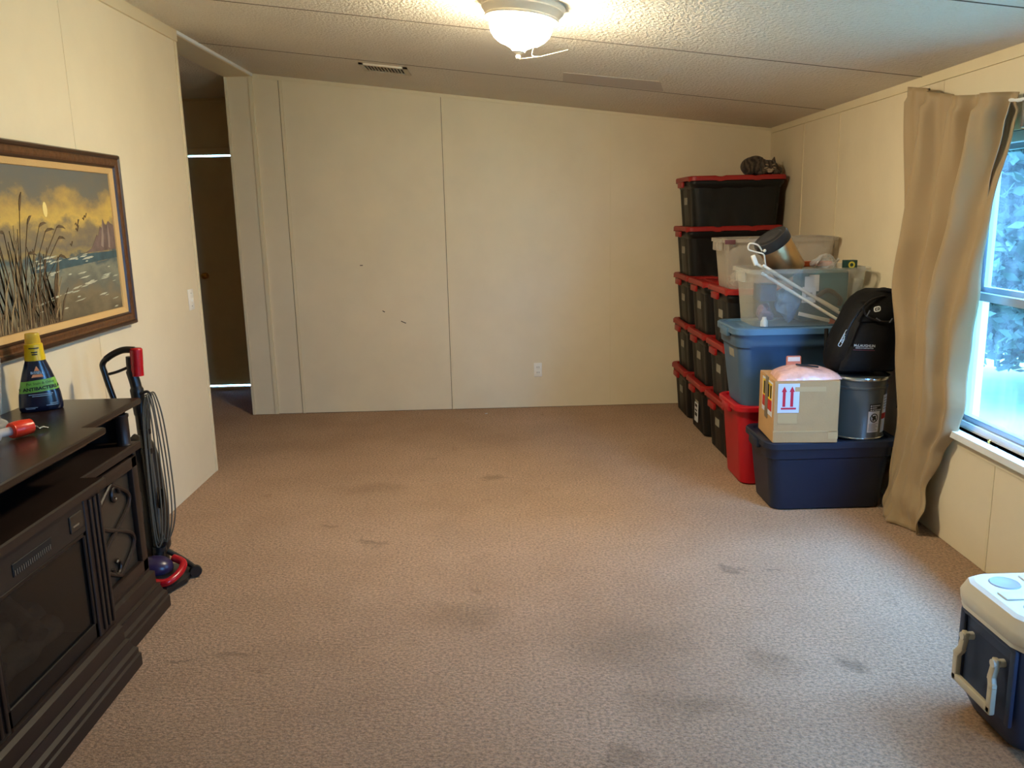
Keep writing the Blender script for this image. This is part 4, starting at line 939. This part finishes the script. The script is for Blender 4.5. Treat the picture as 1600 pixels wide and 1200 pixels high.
M_p3 = mat('paint_foam', (190, 188, 164), .5, var=.2, vscale=30); M_p4 = mat('paint_reed', (92, 72, 48), .5, var=.4, vscale=20); M_p5 = mat('paint_sun', (236, 214, 138), .5); M_p6 = mat('paint_wave', (62, 86, 92), .5, var=.3, vscale=20); M_p7 = mat('paint_reed_pale', (150, 128, 92), .5)
flat('painted_mountain', [(3.64, 1.404), (3.70, 1.42), (3.735, 1.45), (3.76, 1.478), (3.775, 1.472), (3.80, 1.515), (3.815, 1.505), (3.835, 1.545), (3.85, 1.522), (3.865, 1.518), (3.885, 1.537), (3.90, 1.528), (3.915, 1.522), (3.933, 1.518), (3.933, 1.41)], M_p1)
flat('painted_highlight', [(3.79, 1.43), (3.83, 1.545), (3.825, 1.47), (3.81, 1.42)], M_p2, .0009); flat('painted_highlight', [(3.86, 1.42), (3.875, 1.535), (3.885, 1.46), (3.875, 1.415)], M_p2, .0009)
flat('painted_wave', [(3.2, 1.365), (3.35, 1.385), (3.5, 1.39), (3.7, 1.40), (3.933, 1.402), (3.933, 1.372), (3.7, 1.362), (3.5, 1.352), (3.35, 1.345), (3.2, 1.345)], M_p6, .0007)
rf = random.Random(11)
for k in range(60):
    yk = rf.uniform(3.22, 3.90); bnd = rf.random()
    if bnd < .40: zk = 1.372 + (yk - 3.4) * .045 + rf.uniform(-.010, .012); yk = rf.uniform(3.24, 3.70)
    elif bnd < .65: zk = 1.235 + (yk - 3.34) * .13 + rf.uniform(-.006, .006)
    else: zk = rf.uniform(1.15, 1.34)
    lk = rf.uniform(.012, .05); hk = rf.uniform(.0015, .0045)
    flat('painted_foam', [(yk - lk, zk - lk * .05), (yk - lk * .3, zk + hk), (yk + lk * .5, zk + hk * .8 + lk * .05), (yk + lk, zk + lk * .12), (yk + lk * .3, zk - hk * .5)], M_p3, .0009 + .00001 * k)
flat('painted_sun', [(3.36 + .016 * math.cos(t * .524), 1.585 + .030 * math.sin(t * .524)) for t in range(12)], M_p5)
rd = random.Random(4)
for k in range(80):
    y0 = rd.uniform(2.93, 3.38); h = rd.uniform(.06, .34) * (1.15 - abs(y0 - 3.12) * 1.6); le = rd.uniform(-.07, .10); w = .0028
    z0 = 1.143
    flat('painted_reed', [(y0 - w, z0), (y0 + w, z0), (y0 + le * .5 + w * .7, z0 + h * .6), (y0 + le + w * .3, z0 + h), (y0 + le - w * .3, z0 + h), (y0 + le * .4 - w * .6, z0 + h * .6)], M_p4 if k % 3 else M_p7, .0011 + .00001 * k)
for k, (y0, z0, L_, a) in enumerate(((3.00, 1.54, .07, 40), (3.06, 1.50, .05, 150), (3.22, 1.53, .07, 60), (3.30, 1.52, .07, 35), (3.34, 1.50, .08, 25), (3.43, 1.515, .07, 18), (3.43, 1.47, .06, 25), (3.02, 1.44, .06, 130), (3.20, 1.42, .06, 20), (3.42, 1.40, .06, 15), (3.18, 1.58, .10, 75))):
    c_, s_ = math.cos(R_(a)), math.sin(R_(a)); yb = 3.10 + (y0 - 3.10) * .35
    arc = [Vector((yb, 1.16, 0)).lerp(Vector((y0, z0, 0)), t) + Vector(((y0 - yb) * -.25 * math.sin(math.pi * t), 0, 0)) for t in (0, .25, .5, .75, 1)]
    flat('painted_reed', [(q.x - .0012, q.y) for q in arc] + [(q.x + .0012, q.y) for q in arc[::-1]], M_p4, .0017 + .00002 * k)
    flat('painted_plume', [(y0 + u * L_ * c_ - v * .006 * s_, z0 + u * L_ * s_ + v * .006 * c_ - .028 * u * u) for u, v in ((0, -.4), (.3, -1), (.7, -.8), (1, 0), (.7, .8), (.3, 1), (0, .4))], M_p4, .0020 + .00002 * k)
for y0, z0, s_ in ((3.60, 1.52, .022), (3.595, 1.50, .018), (3.66, 1.545, .014), (3.68, 1.555, .014), (3.53, 1.44, .014)):
    flat('painted_bird', [(y0 - s_, z0 + s_ * .2), (y0 - s_ * .4, z0 + s_ * .6), (y0, z0), (y0 + s_ * .5, z0 + s_ * 1.2), (y0 + s_, z0 + s_ * 1.1), (y0 + s_ * .3, z0 + s_ * .2), (y0, z0 - s_ * .3), (y0 - s_ * .5, z0 + s_ * .2)], M_p4, .0012)

# ------------------------------------------------------------------ cleaner bottle
M_bot = mat('navy_bottle', (16, 26, 48), .22, spec=.6)
M_cap = mat('yellow_cap', (222, 186, 20), .35); M_capd = clear_mat('translucent_yellow_cup', (226, 190, 60), .6, .2)
M_green = mat('green_band', (120, 178, 66), .4); M_tan = mat('orange_logo', (236, 150, 96), .5); M_cyan = mat('pale_print', (170, 190, 204), .5)
Z0 = .8705
bx_, by_ = -1.670, 2.965
ang = math.atan2(1.69, 3.0)
bt = thing('cleaner_bottle', 'navy carpet cleaner bottle with yellow cap and green band on the console', 'bottle', (bx_, by_, Z0))
ux, uy = Vector((math.cos(ang), math.sin(ang), 0)), Vector((-math.sin(ang), math.cos(ang), 0))
BPR = [(0, .066, .034), (.004, .070, .038), (.02, .071, .038), (.06, .067, .037), (.10, .058, .034), (.14, .047, .030), (.17, .037, .027), (.185, .032, .025)]
def bprof(z):
    for (a, wa, da), (c, wc, dc) in zip(BPR, BPR[1:]):
        if z <= c: t = (z - a) / (c - a); return wa + (wc - wa) * t, da + (dc - da) * t
    return BPR[-1][1:]
def bpt(a, z, lift=0):
    w, d = bprof(z); e = 2 / 2.5; c, s_ = math.cos(a), math.sin(a)
    return Vector((bx_, by_, Z0 + z)) + ux * (math.copysign(abs(c) ** e, c) * (w + lift)) + uy * (math.copysign(abs(s_) ** e, s_) * (d + lift))
B().loft([[bpt(2 * math.pi * k / 48, z) for k in range(48)] for z, _, _ in BPR]).build('bottle_body', M_bot, bt, 50)
def bfront(x, z, lift=.0008):   # x metres across the front
    w, d = bprof(z); q = max(-.999, min(.999, x / w)); a = -math.acos(math.copysign(abs(q) ** 1.25, q))
    return bpt(a, z, lift)
B().grid(lambda u, v: bfront((-1 + 2 * u) * .985 * bprof(.072 + .042 * v)[0], .072 + .042 * v - .008 * (.5 - u)), 36, 4).build('green_band', M_green, bt, 60)
lettering('+ ANTIBACTERIAL', .0165, lambda u, v: bfront(u + .004, .079 + v + .06 * u, .0018), M_ink, bt, 'lettering', bold=.0006)
lettering('Pet Stain & Odor', .0125, lambda u, v: bfront(u + .006, .099 + v + .06 * u, .0018), M_ink, bt, 'lettering')
B().prism([(-.008, .147), (.008, .147), (.001, .163), (-.001, .163)], lambda u, v, d: bfront(u, v, .0008 + d), 0, .0006).build('logo_peak', M_tan, bt, 0)
B().prism([(-.019, .124), (.019, .124), (.014, .134), (-.014, .134)], lambda u, v, d: bfront(u, v, .0008 + d), 0, .0006).build('logo_base', M_tan, bt, 0)
lettering('BISSELL', .0125, lambda u, v: bfront(u, .1365 + v, .0016), M_cyan, bt, 'lettering', bold=.0003)
for z_, x0, x1 in ((.062, -.035, .040), (.056, -.025, .036), (.016, -.05, -.012), (.012, -.048, -.02), (.026, .028, .05), (.020, .015, .05)):
    B().grid(lambda u, v: bfront(x0 + (x1 - x0) * u, z_ + .0016 * v, .0012), 8, 1).build('printed_line', M_cyan, bt, 0)
cm = Matrix.Translation((bx_, by_, Z0))
B().lathe([(.0, .183), (.034, .183), (.034, .190), (.031, .215), (.030, .240), (.026, .243), (.0, .243)], cm, 32).build('cap', M_cap, bt, 40)
for z_, w_ in ((.226, .016), (.212, .010), (.204, .009)):
    B().grid(lambda u, v: Vector((bx_, by_, Z0 + z_ + .004 * v)) + ux * ((-1 + 2 * u) * w_) + uy * (-math.sqrt(max(0, (.0338 - (z_ - .19) * .06) ** 2 - ((-1 + 2 * u) * w_) ** 2)) - .0006), 8, 1).build('printed_line', M_ink, bt, 0)
B().lathe([(.0265, .242), (.0255, .245), (.023, .276), (.0215, .279), (.0, .279)], cm, 32, (False, False)).build('dosing_cup', M_capd, bt, 40)

# tall clear vase at the frame's edge
M_glass = clear_mat('thick_clear_glass', (208, 204, 196), .20, .1)
vs = thing('glass_vase', 'tall clear glass vase standing on the console left of the cleaner bottle', 'vase', (-1.700, 2.70, Z0))
B().lathe([(.0, .0), (.052, .0), (.055, .006), (.050, .016), (.034, .026), (.032, .04), (.044, .10), (.056, .22), (.060, .34), (.056, .45), (.050, .50)], Matrix.Translation((-1.7005, 2.70, Z0)), 40, (False, False)).build('vase_wall', M_glass, vs, 60, solid=.003)

# red-capped tool lying on the console top
M_redc = mat('red_orange_cap', (224, 52, 24), .3); M_clr = clear_mat('frosted_plastic', (226, 214, 204), .55, .2)
tl = thing('hand_tool', 'frosted plastic tool with ribbed red-orange cap and metal hook on the console', 'tool', (-1.53, 2.52, Z0))
tm = Matrix.Translation((-1.540, 2.545, Z0 + .027)) @ Matrix.Rotation(R_(64), 4, 'Z') @ Matrix.Rotation(R_(90), 4, 'Y')
pf = [(.0, -.002), (.022, -.002), (.0235, .0)]
for k in range(9): pf += [(.0255 + .0015 * math.sin(k * .45), .002 + k * .007), (.0245 + .0015 * math.sin(k * .45), .006 + k * .007)]
pf += [(.024, .066), (.012, .070), (.0, .070)]
B().lathe(pf, tm, 28, (False, False)).build('cap', M_redc, tl, 50)
B().lathe([(.013, -.05), (.014, -.002)], tm, 20).lathe([(.0, -.056), (.022, -.056), (.024, -.050), (.022, -.044), (.014, -.042)], tm, 20, (False, False)).lathe([(.016, -.14), (.018, -.13), (.018, -.056)], tm, 20).build('barrel', M_clr, tl, 40)
B().tube(bez([tm @ Vector(p) for p in ((0, 0, .068), (.006, .002, .085), (.016, .004, .096), (.014, .002, .108), (.020, .0, .125))]), [.0035] * 40 + [.002] * 9, 8).build('hook', M_rimst, tl)

# ------------------------------------------------------------------ upright vacuum
M_vb = mat('vacuum_black', (24, 23, 22), .35, var=.1); M_vg = mat('vacuum_grey', (92, 88, 78), .4); M_vr = mat('vacuum_red', (170, 14, 26), .25); M_vp = mat('vacuum_purple', (44, 34, 66), .3); M_cord = mat('vacuum_cord', (98, 90, 74), .45)
vc = thing('vacuum_cleaner', 'upright vacuum with red grip and hanging cord beside the console', 'vacuum', (-1.52, 3.42, 0))
def V(u, v, dy=0.): return Vector((-1.500 + (u - 215) * .00277 - (v - 545) * .00033, 3.42 + dy, 1.013 - (v - 545) * .00283 + (u - 215) * -.00015))
def vt_(pts, dy=0.): return bez([V(u, v, dy) for u, v in pts], 8)
# D-shaped handle
B().tube(vt_([(210, 546), (192, 547), (174, 556), (163, 568), (166, 582), (172, 600), (180, 622), (187, 645)]), [.014] * 20 + [.012] * 37, 10).build('handle_loop', M_vb, vc, 60)
B().tube(vt_([(172, 583), (185, 579), (203, 571)]), .006, 8).build('handle_brace', M_vb, vc, 60)
B().tube(vt_([(212, 543), (213, 556), (214, 572), (215, 584)]), [.020, .023] + [.025] * 12 + [.0245] * 11, 16).build('red_grip', M_vr, vc, 50)
B().tube(vt_([(203, 556), (205, 575), (212, 598), (217, 625), (221, 650), (224, 672)]), [.016] * 9 + [.022] * 9 + [.027] * 12 + [.024] * 11, 16).build('wand_head', M_vb, vc, 60)
B().tube(vt_([(224, 664), (227, 690), (236, 760), (245, 830), (249, 858)]), .019, 14).build('wand', M_vb, vc, 60)
B().tube(vt_([(231, 672), (233, 700), (242, 760), (250, 826)]), .011, 12).build('wand_trim', M_vg, vc, 60)
for a, r in ((668, .027), (698, .024), (852, .028)): B().tube([V(224 + (a - 664) * .135, a - 4), V(225 + (a - 664) * .135, a + 4)], r, 18).build('collar', M_vb, vc)
# canister body behind the wand
B().tube(vt_([(196, 690), (212, 700), (222, 730), (232, 790), (238, 845), (240, 880)], .05), [.04] * 6 + [.058] * 29 + [.05] * 6, 18).build('dust_canister', M_vb, vc, 60)
# suction hose
b = B(); hpts = vt_([(214, 745), (224, 750), (229, 775), (233, 830), (236, 862), (226, 882)], -.075)
B().tube(hpts, [.0135 + .0012 * (k % 2) for k in range(len(hpts))], 12).build('hose', mat('hose_grey', (60, 56, 50), .35), vc, 30)
# cord hooks and hanging cord loops
B().tube(vt_([(222, 610), (232, 606), (238, 612)], -.02), .006, 8).build('cord_hook', M_vb, vc)
B().tube(vt_([(248, 842), (258, 846), (262, 838)], -.02), .008, 8).build('cord_hook', M_vb, vc)
for k in range(5):
    w = 4.2 * k; dd = 6 * math.sin(k * 2.1)
    B().tube(vt_([(233, 612), (230 + w * .12, 645 + dd), (237 + w * .10 - dd * .2, 725), (245 + w * .22, 800 + dd), (252 + w * .3, 842 - dd * .6), (259 + w * .5, 834 - dd), (259 + w * .80, 790), (252 + w * .74, 720), (243 + w * .5 + dd * .2, 650), (236 + w * .25, 612), (233, 610)], -.045 + .013 * k), .0032, 7).build('cord_loop', M_cord, vc, 60)
B().box(-.010, .010, -.012, .012, -.045, .045, .004, 2, Matrix.Translation(V(254, 770, -.01)) @ Matrix.Rotation(R_(7), 4, 'Y')).build('cord_plug', M_vb, vc)
# neck and floor head
B().tube(vt_([(248, 855), (250, 872), (247, 892)]), .024, 16).build('neck', M_vb, vc, 60)
B().tube([V(247 + 10 * math.cos(t * .45), 872 + 10 * math.sin(t * .45), -.03) for t in range(8)], .004, 8).build('release_ring', M_vg, vc, 60)
hx, hy = -1.475, 3.37
B().loft([[(hx + x, hy + y, z) for x, y in ((-.15, -.10), (.06, -.13), (.105, -.02), (.09, .09), (-.15, .10))] if z < .03 else [(hx + x * .8, hy + y * .75, z) for x, y in ((-.15, -.10), (.06, -.12), (.09, -.02), (.07, .09), (-.15, .10))] for z in (.008, .028, .058)]).build('floor_head', M_vb, vc, 30)
B().ball((hx - .03, hy - .01, .075), (.075, .06, .05), None, 3).build('motor_cover', M_vp, vc, 60)
B().tube(bez([(hx - .01, hy - .105, .048), (hx + .055, hy - .115, .052), (hx + .088, hy - .06, .068), (hx + .085, hy + .0, .088), (hx + .035, hy + .03, .10)]), .0165, 12).build('red_bumper', M_vr, vc, 60)
B().tube(bez([(hx - .06, hy - .12, .085), (hx - .01, hy - .135, .05), (hx + .03, hy - .14, .022)]), .008, 8).build('skirt_edge', M_vg, vc)
for y in (-.02,): B().lathe([(.0, -.012), (.024, -.012), (.027, -.006), (.027, .006), (.024, .012), (.0, .012)], Matrix.Translation((hx + .115, hy + .05, .028)) @ Matrix.Rotation(R_(90), 4, 'X') @ Matrix.Rotation(R_(30), 4, 'Y'), 20).build('wheel', M_vb, vc)
B().tube(bez([(hx + .0, hy + .06, .12), (hx + .06, hy + .06, .08), (hx + .11, hy + .05, .045)]), .012, 10).build('wheel_arm', M_vb, vc)
